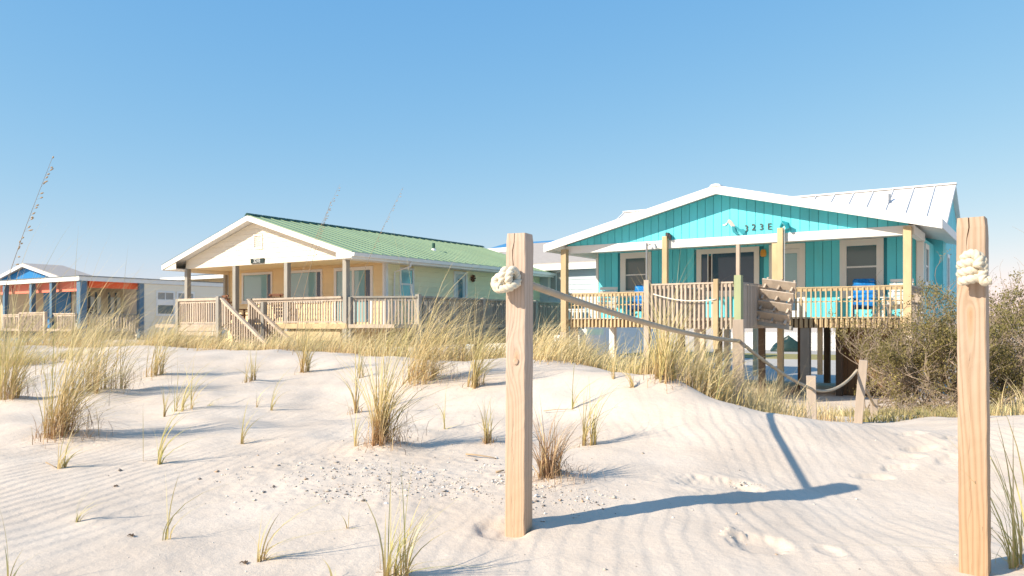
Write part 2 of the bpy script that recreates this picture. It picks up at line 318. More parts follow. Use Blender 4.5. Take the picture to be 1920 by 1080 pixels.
def vnoise(x, y):
    xi = np.floor(x).astype(int); yi = np.floor(y).astype(int); fx = x - xi; fy = y - yi
    fx = fx * fx * (3 - 2 * fx); fy = fy * fy * (3 - 2 * fy)
    a = _G[xi % 256, yi % 256]; b = _G[(xi + 1) % 256, yi % 256]; c = _G[xi % 256, (yi + 1) % 256]; d = _G[(xi + 1) % 256, (yi + 1) % 256]
    return (a * (1 - fx) + b * fx) * (1 - fy) + (c * (1 - fx) + d * fx) * fy - 0.5
def sstep(a, b, v): t = np.clip((v - a) / (b - a), 0, 1); return t * t * (3 - 2 * t)
def ell(x, y, cx, cy, rx, ry, ang=0):
    c, s = math.cos(ang), math.sin(ang); dx = x - cx; dy = y - cy
    return ((dx * c + dy * s) / rx) ** 2 + ((-dx * s + dy * c) / ry) ** 2
HUMMOCK = []                                      # (x, y, radius, height), filled as the tufts are placed
def detail_h(x, y):
    near = 1 - sstep(7.5, 14, y)
    up = sstep(4.8, 6.5, y); h = (0.030 + .05 * up) * vnoise(x * 1.1, y * 1.1) + (0.016 + .03 * up) * vnoise(x * 3.1 + 9, y * 3.1) + 0.006 * vnoise(x * 8.3, y * 8.3 + 4)
    # wind ripples
    P = 0.7 * (0.95 * x + y * (-0.57 + 0.11 * (x + 3)))
    ph = P / 0.108 + 1.9 * vnoise(x * 0.85, y * 0.85 + 30) + 1.0 * vnoise(x * 2.3 + 11, y * 2.3) + 0.28 * vnoise(x * 6.1 + 5, y * 6.1)
    u = ph - np.floor(ph); rip = sstep(0, 1, np.where(u < 0.76, u / 0.76, (1 - u) / 0.24)) * 0.6 + np.where(u < 0.76, u / 0.76, (1 - u) / 0.24) * 0.4
    amp = 0.0054 * np.clip(0.55 + 1.5 * vnoise(x * 0.8 + 50, y * 0.8) + 0.5 * vnoise(x * 3.3, y * 3.3 + 20), 0.16, 1.15)
    amp = amp * (1 - sstep(4.6, 7.0, y) * 0.75) * near
    amp = amp * sstep(0.55, 1.35, ell(x, y, -0.75, 4.85, 1.1, 0.75)) * sstep(0.4, 1.5, ell(x, y, 0.75, 5.2, 0.75, 0.75)) * sstep(0.4, 1.3, ell(x, y, 0.25, 4.5, 0.35, 0.35))
    h = h + amp * rip
    # shell patch is rougher
    h = h + 0.008 * vnoise(x * 22, y * 22) * (1 - sstep(0.5, 1.3, ell(x, y, -0.75, 4.85, 1.15, 0.8)))
    # scour round the near post, footprints and scuffs
    def dent(cx, cy, rx, ry, dep, ang=0, rim=0.35):
        e = ell(x, y, cx, cy, rx, ry, ang) * (1 + .5 * vnoise(x * 34 + 3, y * 34) + .3 * vnoise(x * 13, y * 13 + 8)); return -dep * np.exp(-e ** 3.2) + dep * rim * np.exp(-((np.sqrt(e) - 1.45) / 0.33) ** 2)
    h = h + dent(-0.05, 3.97, 0.12, 0.12, 0.026, 0, 0.10) + dent(0.02, 4.02, 0.10, 0.10, 0.006, 0, 0)
    h = h + dent(1.20, 3.86, 0.12, 0.13, 0.034, 0.3, 0.03) + dent(1.10, 4.0, 0.03, 0.028, -0.028, 0, 0) + dent(1.15, 3.985, 0.022, 0.022, -0.022, 0, 0) + dent(1.06, 3.97, 0.02, 0.02, -0.016, 0, 0) + dent(1.50, 3.78, 0.05, 0.08, 0.012, 0.2, .1)
    h = h + dent(1.27, 4.88, 0.24, 0.11, 0.035, 0.1, 0.2)
    for cx, cy, a, dd in ((2.38, 5.25, .1, .035), (2.62, 5.42, .3, .035), (2.78, 5.62, .0, .03), (2.95, 5.78, .2, .035), (3.05, 5.55, .5, .03), (3.25, 5.75, .1, .03), (3.35, 6.0, .3, .03), (3.1, 6.15, .2, .03), (2.9, 5.2, .4, .02)):
        h = h + dent(cx, cy, 0.12, 0.05, dd * .62, a, .08)
    h = h + 0.030 * vnoise(x * 5, y * 5 + 80) * np.exp(-ell(x, y, 3.2, 5.9, 0.7, 0.6))
    for hx, hy, hr, hh in HUMMOCK:
        h = h + hh * np.exp(-((x - hx) ** 2 + (y - hy) ** 2) / (hr * hr))
    return h
def ground(x, y):
    b = base_h(x, y); fade = 1 - sstep(16, 26, np.sqrt(np.asarray(x, float) ** 2 + np.asarray(y, float) ** 2))
    return b + detail_h(np.asarray(x, float), np.asarray(y, float)) * fade
def gz(x, y): return float(ground(np.array([x]), np.array([y]))[0])
def at(px, py):
    """first point of the sand seen along a sight line of the photograph"""
    t = np.linspace(2.4, 40, 3000); x = (px - 960) / FPX * t; z = CAM_Z + (HOR - py) / FPX * t
    g = base_h(x, t) + 0.012; i = int(np.argmax(g >= z))
    if g[i] < z[i]: i = int(np.argmin(z - g))
    return float(x[i]), float(t[i])

# ------------------------------------------------------------------ house frame (all the cottages stand in one row)
ANG = R(33.8); UR = Vector((math.cos(ANG), -math.sin(ANG), 0)); UD = Vector((math.sin(ANG), math.cos(ANG), 0))
TEAL_O = Vector((1.8146, 26.4001, 0)); TW = 10.2465
YEL_O = Vector((-12.7372, 31.1471, 0)); YW = 8.7132
COR_O = Vector((-20.64, 38.0, 0))

def front(d): return lambda u, n, z: (u, d - n, z)           # wall facing the beach
def right(s): return lambda u, n, z: (s + n, u, z)           # wall facing the right-hand side
def left(s): return lambda u, n, z: (s - n, u, z)
def wpoly(mb, W_, poly, n0, n1): mb.prism([W_(u, n0, z) for u, z in poly], [W_(u, n1, z) for u, z in poly])
def wbox(mb, W_, u0, u1, z0, z1, n0, n1): wpoly(mb, W_, [(u0, z0), (u1, z0), (u1, z1), (u0, z1)], n0, n1)

def cut(u0, u1, holes):
    seg = [(u0, u1)]
    for a, b in holes:
        nx = []
        for p, q in seg:
            if b <= p or a >= q: nx.append((p, q)); continue
            if a > p: nx.append((p, a))
            if b < q: nx.append((b, q))
        seg = nx
    return [(p, q) for p, q in seg if q - p > 0.02]
def lap_siding(W_, parent, m, u0, u1, z0, z1, step, holes=(), span=None):
    """horizontal lap boards, each its own piece; holes are (u0,u1,z0,z1); span(z) gives the board's ends under a gable"""
    z = z0
    while z < z1 - 0.03:
        t = min(z + step, z1); a0, a1 = (u0, u1) if span is None else span(z + 0.004); b0, b1 = (u0, u1) if span is None else span(t)
        for p, q in cut(a0, a1, [(h[0], h[1]) for h in holes if h[2] < t - 0.02 and h[3] > z + 0.02]):
            if span is None: P, Q = p, q
            else:
                P = b0 if abs(p - a0) < 1e-6 else p; Q = b1 if abs(q - a1) < 1e-6 else q
                if Q - P < 0.01: P = Q = (P + Q) / 2; Q += 0.01
            mb = MB(); mb.hexa([W_(p, 0.002, z + 0.003), W_(q, 0.002, z + 0.003), W_(Q, 0.002, t), W_(P, 0.002, t)], [W_(p, 0.026, z + 0.003), W_(q, 0.026, z + 0.003), W_(Q, 0.009, t), W_(P, 0.009, t)])
            mb.build('plank', m, parent)
        z = t
def board_siding(W_, parent, m, u0, u1, z0, z1, step, holes=(), top=None):
    """vertical boards with open grooves between them"""
    n = max(1, round((u1 - u0) / step)); st = (u1 - u0) / n
    for i in range(n):
        p = u0 + i * st + 0.007; q = u0 + (i + 1) * st - 0.007
        tp = z1 if top is None else max(z0 + 0.01, top(p)); tq = z1 if top is None else max(z0 + 0.01, top(q))
        hz = [(h[2], h[3]) for h in holes if h[0] < q - 0.03 and h[1] > p + 0.03]
        for a, b in cut(z0, max(tp, tq), hz):
            ta, tb = (min(b, tp), min(b, tq))
            if ta - a < 0.015 and tb - a < 0.015: continue
            mb = MB(); wpoly(mb, W_, [(p, a), (q, a), (q, max(tb, a + 0.005)), (p, max(ta, a + 0.005))], 0.002, 0.020)
            mb.build('plank', m, parent)
def frame_ring(mb, W_, u0, u1, z0, z1, w, n0, n1, bottom=True):
    wbox(mb, W_, u0, u0 + w, z0, z1 - w, n0, n1); wbox(mb, W_, u1 - w, u1, z0, z1 - w, n0, n1)
    wbox(mb, W_, u0, u1, z1 - w, z1, n0, n1 + 0.002)
    if bottom: wbox(mb, W_, u0 + w, u1 - w, z0, z0 + w, n0, n1)
def window(W_, parent, u0, u1, z0, z1, trim=0.14, m_trim=None, panes=(), bars=(), sill=True, name='window', label=None, bottom=True):
    """outer trim ring; panes: (u0,u1,z0,z1,material) ; bars: (u0,u1,z0,z1)"""
    mt = m_trim or M['trim']; mb = MB(); frame_ring(mb, W_, u0, u1, z0, z1, trim, 0.001, 0.045, bottom)
    w = mb.build(name, mt, parent)
    if label: w['label'] = label
    for a, b, c, d, mm in panes:
        p = MB(); wbox(p, W_, a, b, c, d, 0.004, 0.016); p.build('pane', mm, w)
    for a, b, c, d in bars:
        p = MB(); wbox(p, W_, a, b, c, d, 0.004, 0.030); p.build('sash_bar', M['white'], w)
    if sill:
        p = MB(); wbox(p, W_, u0 - 0.04, u1 + 0.04, z0 - 0.035, z0 - 0.001, 0.001, 0.07); p.build('sill', mt, w)
    return w
BAL = {}
def baluster_mesh(w, h, m):
    k = (round(w, 3), round(h, 3), m.name)
    if k not in BAL:
        BAL[k] = MB().box(-w / 2, w / 2, -w / 2, w / 2, 0, h).mesh('baluster'); BAL[k].materials.append(m)
    return BAL[k]
def railing(parent, p, q, zt, zb, step=0.135, w=0.038, hb=None, m=None, mb_=None, top=(0.09, 0.04), low=None, mid=None, out=(0, 0), jitter=0.006, name='railing', slope=0.0, drop=None):
    """p,q plan points in house space; zt top of the rail, zb foot of the balusters; slope lowers both ends along the run"""
    m = m or M['deck']; p = Vector((p[0], p[1], 0)); q = Vector((q[0], q[1], 0)); L = (q - p).length; t = (q - p) / L
    mb = MB(); up = Vector((0, 0, 1)); dz = Vector((0, 0, slope))
    mb.bar(p + up * (zt - top[1] / 2), q + up * (zt - top[1] / 2) + dz, top[0], top[1])
    mb.bar(p + up * (zt - top[1] - 0.045), q + up * (zt - top[1] - 0.045) + dz, 0.04, 0.08)
    for zz in ([low] if low else []) + ([mid] if mid else []):
        mb.bar(p + up * zz, q + up * zz + dz, 0.035, 0.055 if zz == low else 0.03)
    ro = mb.build(name, m, parent)
    n = max(2, int(L / step)); off = Vector((out[0], out[1], 0)) * (w / 2 + 0.022)
    for i in range(n + 1):
        a = (i + 0.5) / (n + 1); c = p + (q - p) * a + off; h = (zt - top[1] - 0.006 - zb)
        b = place('baluster', baluster_mesh(w, h, mb_ or m), ro, (c.x, c.y, zb + slope * a))
        b.rotation_euler = (random.uniform(-jitter, jitter) * 2, random.uniform(-jitter, jitter) * 2, random.uniform(-0.05, 0.05) + math.atan2(t.y, t.x))
    return ro
def posts(parent, pts, w, m, name='porch_post'):
    for x, y, z0, z1 in pts:
        box_obj(name, m, parent, x - w / 2, x + w / 2, y - w / 2, y + w / 2, z0, z1)
def gable_roof(parent, s0, s1, sm, d0, d1, z_e0, z_e1, z_r, m, thick=0.09, name='roof'):
    """ridge along depth; returns the two slabs as one part"""
    mb = MB()
    for a, za in ((s0, z_e0), (s1, z_e1)):
        mb.hexa([(a, d0, za - thick), (sm, d0, z_r - thick), (sm, d1, z_r - thick), (a, d1, za - thick)], [(a, d0, za), (sm, d0, z_r), (sm, d1, z_r), (a, d1, za)])
    return mb.build(name, m, parent)
def text_mesh(txt, size, depth, m):
    cu = bpy.data.curves.new('txt', 'FONT'); cu.body = txt; cu.size = size; cu.extrude = depth; cu.align_x = 'CENTER'; cu.align_y = 'CENTER'; cu.resolution_u = 3
    o = bpy.data.objects.new('txt', cu); COL.objects.link(o); bpy.context.view_layer.update()
    me = bpy.data.meshes.new_from_object(o.evaluated_get(bpy.context.evaluated_depsgraph_get())); bpy.data.objects.remove(o); me.materials.clear(); me.materials.append(m); return me

# ------------------------------------------------------------------ tufts: where each one stands
G_T = 'separate grass tufts on the dune face'
# px, py (foot), height px, blades, foot spread px, lean right, straw 0..1, dead base 0..1, label
TUFTS = [
    (110, 826, 205, 330, 60, .55, .62, .7, 'big straw-coloured tuft with tangled brown foot on the left slope'),
    (20, 752, 190, 260, 40, .50, .45, .3, 'tall dense green-based tuft cut by the left edge of the picture'),
    (178, 742, 150, 330, 95, .55, .75, .4, 'broad leaning straw tuft just behind the big tuft on the left slope'),
    (116, 878, 62, 26, 16, .30, .35, .3, 'small upright tuft right in front of the big straw tuft at left'),
    (269, 864, 62, 3, 4, .15, .3, .1, 'single thin blade left of the bright green sprout on the left slope'),
    (297, 869, 92, 18, 12, .60, .15, .1, 'bright green sprout with blades bent right on the left slope'),
    (306, 781, 68, 16, 12, .05, .3, .6, 'small tuft with rusty foot left of the green fan-shaped tuft'),
    (342, 772, 84, 46, 38, .45, .25, .2, 'green fan-shaped tuft in the middle of the left slope'),
    (385, 766, 62, 9, 8, .75, .3, .2, 'few bent blades just right of the green fan-shaped tuft'),
    (292, 706, 100, 130, 55, .50, .55, .3, 'mid-sized tuft below the cream wall between the two houses'),
    (470, 718, 48, 60, 26, .02, .65, .5, 'short cropped tuft standing stiffly below the yellow house stairs'),
    (456, 829, 66, 20, 22, .20, .5, .3, 'low pale pair of blade bunches left of the shell patch'),
    (146, 975, 54, 10, 9, .45, .2, .1, 'small green sprout alone on the rippled sand at lower left'),
    (306, 1010, 125, 9, 18, .30, .3, .2, 'two long thin stalks rising from the rippled sand at lower left'),
    (492, 1046, 88, 22, 26, .40, .3, .6, 'reddish-footed sprout at the bottom left of the shell patch'),
    (650, 985, 40, 7, 12, -.1, .35, .5, 'tiny stub of two blades below the shell patch'),
    (748, 1082, 150, 52, 62, .30, .22, .5, 'nearest green tuft with a tangled foot at the bottom of the picture'),
    (16, 1092, 90, 9, 18, .25, .3, .2, 'few thin blades in the lower left corner'),
    (628, 1080, 44, 3, 4, -.1, .2, .1, 'lone short blade at the bottom edge left of the nearest tuft'),
    (716, 838, 195, 300, 46, .33, .55, .9, 'tall central tuft with rust-brown foot, largest in front of the post'),
    (668, 838, 84, 14, 20, .10, .45, .3, 'thin loose blades beside the rust-footed central tuft'),
    (668, 768, 112, 34, 18, -.1, .5, .7, 'slim tuft with a reddish foot up the slope behind the central tuft'),
    (681, 706, 56, 22, 18, .15, .4, .3, 'small tuft up the slope directly above the slim reddish tuft'),
    (570, 697, 112, 90, 30, .25, .5, .4, 'slender double tuft high on the slope below the yellow house porch'),
    (790, 722, 150, 420, 90, .62, .82, .3, 'wide feathery straw tuft leaning right behind the central tuft'),
    (840, 796, 66, 10, 10, .20, .3, .4, 'tiny bent sprout alone between the central tuft and the post'),
    (888, 728, 112, 150, 36, .45, .4, .4, 'green-footed tuft on the slope close behind the left rope post'),
    (916, 827, 72, 50, 18, .20, .6, .9, 'small rust-footed tuft just left of the left rope post'),
    (508, 766, 56, 12, 12, .50, .4, .3, 'wispy sprout with arching blades left of the shell patch'),
    (482, 764, 44, 9, 8, .20, .6, .3, 'little stubby sprout beside the wispy arching sprout'),
    (1073, 766, 88, 16, 10, .35, .3, .1, 'green blades bent right, just right of the left rope post'),
    (1098, 831, 112, 60, 44, .30, .4, .6, 'loose tuft with long trailing blades in front of the rope'),
    (1034, 902, 92, 300, 52, .10, 1.65, 1., 'dead brown matted tuft at the foot of the left rope post'),
    (1190, 731, 62, 20, 12, -.35, .4, .5, 'small tuft leaning left on the dune crest beneath the rope'),
    (1246, 722, 150, 340, 62, .30, .45, .3, 'thick green-hearted tuft on the crest under the blue porch'),
    (1150, 717, 70, 14, 10, -.55, .3, .2, 'few blades leaning left on the crest under the rope'),
    (1912, 1062, 245, 46, 46, -.25, .12, .3, 'dark green long-bladed tuft in the lower right corner'),
]
TPOS = []
for t in TUFTS:
    x, y = at(t[0], t[1]); TPOS.append((x, y)); sc = y / FPX
    HUMMOCK.append((x + 0.04, y + 0.06, max(0.10, t[4] * sc * 0.9), min(0.05, 0.00016 * t[3] + 0.006)))

# ------------------------------------------------------------------ ground sheet, sea, yard
def axis(lo, hi, a, b, st, gr):
    v = list(np.arange(a, b, st)); s = st; x = a; L = []
    while x > lo: s *= gr; x -= s; L.append(x)
    s = st; x = v[-1]; Rr = []
    while x < hi: s *= gr; x += s; Rr.append(x)
    return np.array(L[::-1] + v + Rr)
gx = axis(-1500, 1500, -3.6, 4.1, 0.0125, 1.032); gy = axis(-1500, 2500, 2.7, 6.6, 0.0125, 1.028)
GX, GY = np.meshgrid(gx, gy); GZ = ground(GX.ravel(), GY.ravel())
gv = np.stack([GX.ravel(), GY.ravel(), GZ], 1); nx_, ny_ = len(gx), len(gy)
ii = (np.arange(ny_ - 1)[:, None] * nx_ + np.arange(nx_ - 1)[None, :]).ravel()
gme = array_mesh('sand_ground', gv, np.stack([ii, ii + 1, ii + nx_ + 1, ii + nx_], 1), smooth=True); gme.materials.append(SAND)
tag(place('sand_ground', gme), 'pale rippled beach sand of the dune and path', kind='structure')
tag(MB().add([(-1500, -1500, -1.0), (1500, -1500, -1.0), (1500, -24, -1.0), (-1500, -24, -1.0)], [(0, 1, 2, 3)]).build('sea', M['sea'], recalc=False), 'sea behind the beach', kind='structure')
def yard(name, m, s0, s1, d0, d1, z, label):
    c = [TEAL_O + UR * s + UD * d for s, d in ((s0, d0), (s1, d0), (s1, d1), (s0, d1))]
    mb = MB(); mb.hexa([(p.x, p.y, z - 0.3) for p in c], [(p.x, p.y, z) for p in c]); tag(mb.build(name, m), label, kind='structure')
yard('driveway', M['concrete'], -8, 22, 13.0, 36.0, -0.52, 'pale concrete drive behind the turquoise house')
yard('lawn', M['lawn'], -20, 30, 36.02, 46.0, -0.50, 'strip of dry lawn behind the concrete drive')
yard('road', M['concrete'], -26, 40, 46.02, 57.0, -0.54, 'pale road behind the cottages')

# ------------------------------------------------------------------ turquoise house
def seam_roof(roof, m, p00, p10, p01, p11, n, rib=0.03, ribw=0.028, m_rib=None):
    """standing-seam panels laid side by side from edge p00-p01 to edge p10-p11; p.0 is the ridge end"""
    p00, p10, p01, p11 = map(Vector, (p00, p10, p01, p11)); nr = (p10 - p00).cross(p01 - p00).normalized()
    if nr.z < 0: nr = -nr
    for i in range(n):
        a, b = i / n, (i + 1) / n
        A0 = p00.lerp(p10, a); B0 = p00.lerp(p10, b); A1 = p01.lerp(p11, a); B1 = p01.lerp(p11, b)
        t = (B0 - A0).normalized(); g = t * 0.004
        mb = MB(); mb.hexa([A0 + g, B0 - g, B1 - g, A1 + g], [q + nr * 0.008 for q in (A0 + g, B0 - g, B1 - g, A1 + g)])
        k = t * ribw; h0 = nr * 0.0085; h1 = nr * rib
        mb.hexa([A0 + g + h0, A0 + k + h0, A1 + k + h0, A1 + g + h0], [A0 + g + h1, A0 + k + h1, A1 + k + h1, A1 + g + h1])
        mb.build('roof_panel', m, roof)

def teal_house():
    H = empty('beach_house', TEAL_O, -ANG)
    tag(H, 'turquoise raised beach house with white gable, porch and wooden deck, house number 323E', 'house')
    W_, sm, zr, pit = TW, 5.25, 6.01, 0.2397
    rz = lambda s: zr - pit * abs(s - sm)
    # ---- roof over the porch and front rooms
    roof = gable_roof(H, -0.55, 11.03, sm, -0.5, 6.2, rz(-.55), rz(11.03), zr, M['white'], 0.13)
    fa = MB()
    for a, b in ((-0.57, sm), (sm, 11.05)):
        fa.hexa([(a, -0.535, rz(a) - 0.235), (b, -0.535, rz(b) - 0.235), (b, -0.535, rz(b) + 0.012), (a, -0.535, rz(a) + 0.012)],
                [(a, -0.502, rz(a) - 0.235), (b, -0.502, rz(b) - 0.235), (b, -0.502, rz(b) + 0.012), (a, -0.502, rz(a) + 0.012)])
    fa.build('fascia_board', M['white'], roof)
    for s in (-0.57, 11.032): box_obj('eave_board', M['white'], roof, s - (0.0 if s > 0 else 0.02), s + (0.025 if s > 0 else 0.018), -0.50, 6.2, rz(s) - 0.22, rz(s) + 0.005)
    rc = MB(); rc.prism([(sm - .17, -0.56, zr - .02), (sm + .17, -0.56, zr - .02), (sm + .12, -0.56, zr + .035), (sm, -0.56, zr + .055), (sm - .12, -0.56, zr + .035)], [(sm - .17, 5.5, zr - .02), (sm + .17, 5.5, zr - .02), (sm + .12, 5.5, zr + .035), (sm, 5.5, zr + .055), (sm - .12, 5.5, zr + .035)])
    rc.build('ridge_cap', M['white'], roof)
    # ---- gable wall of vertical boards
    g = MB(); g.prism([(0.02, 0.03, 4.57), (W_ - .02, 0.03, 4.57), (W_ - .02, 0.03, rz(W_) - .14), (sm, 0.03, zr - .14), (0.02, 0.03, rz(0) - .14)], [(0.02, 0.12, 4.57), (W_ - .02, 0.12, 4.57), (W_ - .02, 0.12, rz(W_) - .14), (sm, 0.12, zr - .14), (0.02, 0.12, rz(0) - .14)])
    gw = g.build('gable_wall', M['teal_deep'], H)
    board_siding(front(0.028), gw, M['teal'], 0.02, W_ - .02, 4.575, 6, 0.2495, top=lambda s: rz(s) - 0.145)
    # ---- beams, ceiling, posts
    bm_ = MB().box(-0.12, W_ + .12, -0.06, 0.10, 4.33, 4.569).build('porch_beam', M['white'], H)
    box_obj('porch_beam', M['white'], H, -0.12, 0.04, 0.105, 2.2, 4.33, 4.56); box_obj('porch_beam', M['white'], H, W_ - .04, W_ + .12, 0.105, 2.2, 4.33, 4.56)
    box_obj('porch_ceiling', M['white'], H, 0.045, W_ - .045, 0.125, 2.095, 4.50, 4.555)
    posts(H, [(0.02, -0.17, 1.75, 4.46), (W_ - .02, -0.17, 1.75, 4.52)], 0.19, M['deck_new'])
    posts(H, [(0.02, -0.17, -0.1, 1.745), (W_ - .02, -0.17, -0.1, 1.745)], 0.23, M['deck'], 'piling')
    posts(H, [(W_ + .03, 2.0, -0.1, 4.32)], 0.16, M['trim'])
    posts(H, [(5.79, -0.13, 2.17, 4.32)], 0.10, M['deck'])
    # light poles in front of the beam
    lp = MB().box(3.47, 3.62, -0.22, -0.07, 1.9, 4.68).build('light_pole', M['deck_new'], H)
    MB().box(3.57, 3.66, -0.20, -0.06, 4.69, 4.79).tube([(3.66, -0.13, 4.73), (3.70, -0.15, 4.66), (3.72, -0.17, 4.58)], [.05, .06, .04], 8).build('floodlight', M['dark'], lp)
    lp = MB().box(6.93, 7.08, -0.24, -0.09, 0.0, 4.70).box(6.78, 6.925, -0.23, -0.09, 1.9, 4.28).build('light_pole', M['deck_new'], H)
    MB().tube([(7.105, -0.17, 2.3), (7.105, -0.17, 4.62), (7.12, -0.2, 4.74)], 0.018, 6).box(7.06, 7.13, -0.28, -0.24, 2.35, 2.52).build('conduit', M['plastic_white'], lp)
    MB().tube([(7.0, -0.16, 4.72), (7.08, -0.19, 4.84), (7.2, -0.22, 4.78), (7.24, -0.23, 4.66)], [.04, .07, .075, .05], 8).build('floodlight', M['teal_deep'], lp)
    # ---- front wall: core, boards, openings
    core = box_obj('wall', M['teal_deep'], H, 0.0, W_, 2.1, 5.6, 2.02, 4.49)
    F = front(2.098)
    ops = [(0.95, 2.10, 2.96, 4.46), (3.70, 5.74, 2.92, 4.44), (6.05, 7.13, 2.17, 4.47), (8.12, 9.31, 2.80, 4.49)]
    board_siding(F, core, M['teal'], 0.10, W_ - .10, 2.17, 4.497, 0.2495, holes=[(a + .05, b - .05, c + .05, d) for a, b, c, d in ops])
    for s in (0.0, W_ - .095): MB().box(s, s + .095, 2.06, 2.097, 2.1, 4.495).build('corner_board', M['trim'], H)
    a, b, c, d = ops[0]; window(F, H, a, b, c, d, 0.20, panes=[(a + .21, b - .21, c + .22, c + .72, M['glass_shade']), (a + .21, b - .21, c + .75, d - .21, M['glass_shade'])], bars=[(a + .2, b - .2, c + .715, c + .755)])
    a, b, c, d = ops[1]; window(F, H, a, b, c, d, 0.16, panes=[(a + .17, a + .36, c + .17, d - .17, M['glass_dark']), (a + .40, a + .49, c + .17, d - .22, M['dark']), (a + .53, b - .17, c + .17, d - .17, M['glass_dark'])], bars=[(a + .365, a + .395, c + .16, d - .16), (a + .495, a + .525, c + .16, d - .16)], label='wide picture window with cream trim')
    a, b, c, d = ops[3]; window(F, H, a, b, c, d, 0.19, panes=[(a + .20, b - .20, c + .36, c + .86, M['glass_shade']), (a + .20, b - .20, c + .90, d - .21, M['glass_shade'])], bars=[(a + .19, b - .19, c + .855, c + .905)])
    a, b, c, d = ops[2]; dr = MB(); frame_ring(dr, F, a, b, c, d, 0.16, 0.001, 0.05, False); dr = dr.build('door_frame', M['trim'], H)
    p = MB(); wbox(p, F, a + .165, b - .165, c, d - .165, 0.004, 0.03); leaf = p.build('door', M['white'], dr)
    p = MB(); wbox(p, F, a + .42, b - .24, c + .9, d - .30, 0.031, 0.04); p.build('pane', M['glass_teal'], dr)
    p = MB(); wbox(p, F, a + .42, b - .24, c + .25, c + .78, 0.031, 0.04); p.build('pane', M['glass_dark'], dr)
    p = MB(); p.tube([F(a + .25, .031, c + 1.02), F(a + .25, .08, c + 1.02)], .022, 8); p.tube([F(a + .25, .08, c + 1.02), F(a + .25, .105, c + 1.02)], .038, 8); p.build('door_handle', M['steel'], dr)
    # porch lamp
    x0 = 5.89; lm = MB()
    prof = [(.05, 0), (.085, .03), (.095, .10), (.08, .19), (.05, .23)]
    lm.tube([(x0, 2.0, 4.10 + z) for r, z in prof], [r for r, z in prof], 10); lm.box(x0 - .05, x0 + .05, 2.02, 2.076, 4.12, 4.30)
    lm.build('porch_lamp', M['amber'], H, smooth=False)
    # ---- deck, rim, pilings
    box_obj('deck', M['deck'], H, 0.03, W_ - .03, 0.03, 5.6, 1.94, 2.165)
    box_obj('deck', M['deck'], H, 4.80, 7.06, -4.16, 0.02, 1.94, 2.165)
    jm = MB().box(-0.042, 0.042, -0.05, 0.0, 0, 0.235).mesh('joist_end'); jm.materials.append(M['deck_new'])
    rims = box_obj('rim_joist', M['pile'], H, 0.12, W_ - .12, 0.0, 0.028, 1.90, 2.165)  # dark wood colour paints the shade of the recess between joist ends
    for i in range(75):
        s = 0.19 + i * 0.1335
        if 4.74 < s < 7.1 or s > W_ - .15: continue
        place('joist_end', jm, rims, (s, -0.002, 1.905 + random.uniform(-.012, .012)))
    box_obj('deck_edge', M['deck'], H, 0.15, 4.72, -0.06, 0.02, 2.168, 2.20); box_obj('deck_edge', M['deck_new'], H, 7.12, W_ - .15, -0.06, 0.02, 2.168, 2.20)
    railing(H, (0.14, -0.02), (4.68, -0.02), 3.02, 1.92, 0.135, .036, m=M['deck_new'], mid=2.62, out=(0, -1), top=(.07, .035))
    railing(H, (7.20, -0.02), (W_ - .12, -0.02), 3.03, 1.92, 0.135, .036, m=M['deck_new'], mid=2.62, out=(0, -1), top=(.07, .035))
    railing(H, (W_ + .0, 0.1), (W_ + .0, 2.0), 3.03, 1.95, 0.135, .036, m=M['deck'], mid=2.62, out=(1, 0), top=(.07, .035))
    # platform
    railing(H, (4.86, -4.2), (7.0, -4.2), 3.02, 1.88, 0.118, .046, m=M['deck'], low=2.12, out=(0, -1), top=(.10, .04))
    railing(H, (4.76, -4.1), (4.76, -0.1), 3.02, 1.88, 0.16, .085, m=M['deck'], out=(-1, 0), top=(.10, .04), jitter=.003)
    railing(H, (7.08, -4.1), (7.08, -0.3), 3.02, 1.90, 0.125, .085, m=M['deck'], out=(1, 0), top=(.10, .04), jitter=.003)
    box_obj('rim_joist', M['deck'], H, 4.86, 7.0, -4.19, -4.162, 1.93, 2.16); box_obj('rim_joist', M['deck'], H, 7.062, 7.10, -4.1, 0.0, 1.90, 2.15)
    posts(H, [(4.79, -4.25, -0.1, 3.12), (4.79, -0.3, -0.1, 3.12)], 0.135, M['deck'], 'deck_post')
    posts(H, [(7.12, -4.22, -0.1, 3.165)], 0.165, M['deck_green'], 'deck_post')
    posts(H, [(6.60, -4.29, 1.4, 3.09)], 0.11, M['deck_new'], 'deck_post')
    posts(H, [(7.05, -2.1, -0.1, 1.93), (5.9, -2.1, -.1, 1.93), (4.85, -2.1, -.1, 1.93)], 0.15, M['pile'], 'piling')
    posts(H, [(7.62, 0.1, -0.1, 1.9)], 0.24, M['deck_grey'], 'piling'); posts(H, [(7.98, .2, .6, 2.0)], 0.12, M['deck_new'], 'piling')
    posts(H, [(8.35, 0.9, -0.1, 1.93)], 0.17, M['pile'], 'piling')
    for s in (0.2, 3.4):
        for d in (0.15, 3, 6, 9.5): posts(H, [(s, d, -0.1, 1.935)], 0.2, M['plastic_white'] if d > 1 else M['deck'], 'piling')
    for s, d in ((6.7, 3.4), (10, 3.4), (6.7, 7), (10, 7), (6.7, 10.5), (10, 10.5)): posts(H, [(s, d, -0.1, 1.935)], 0.2, M['pile'], 'piling')
    # storage enclosure of upright planks under the deck
    st = box_obj('storage_room', M['pile'], H, 8.32, W_ - .15, 1.25, 4.0, -0.05, 1.93)
    board_siding(front(1.248), st, M['storage'], 8.30, W_ - .15, 0.0, 1.92, 0.19)
    # ---- right side wall
    RW = right(W_ + .002); ops2 = [(2.95, 3.85, 3.10, 4.36)]
    board_siding(RW, core, M['teal_pale'], 2.2, 5.6, 2.05, 4.48, 0.25, holes=ops2)
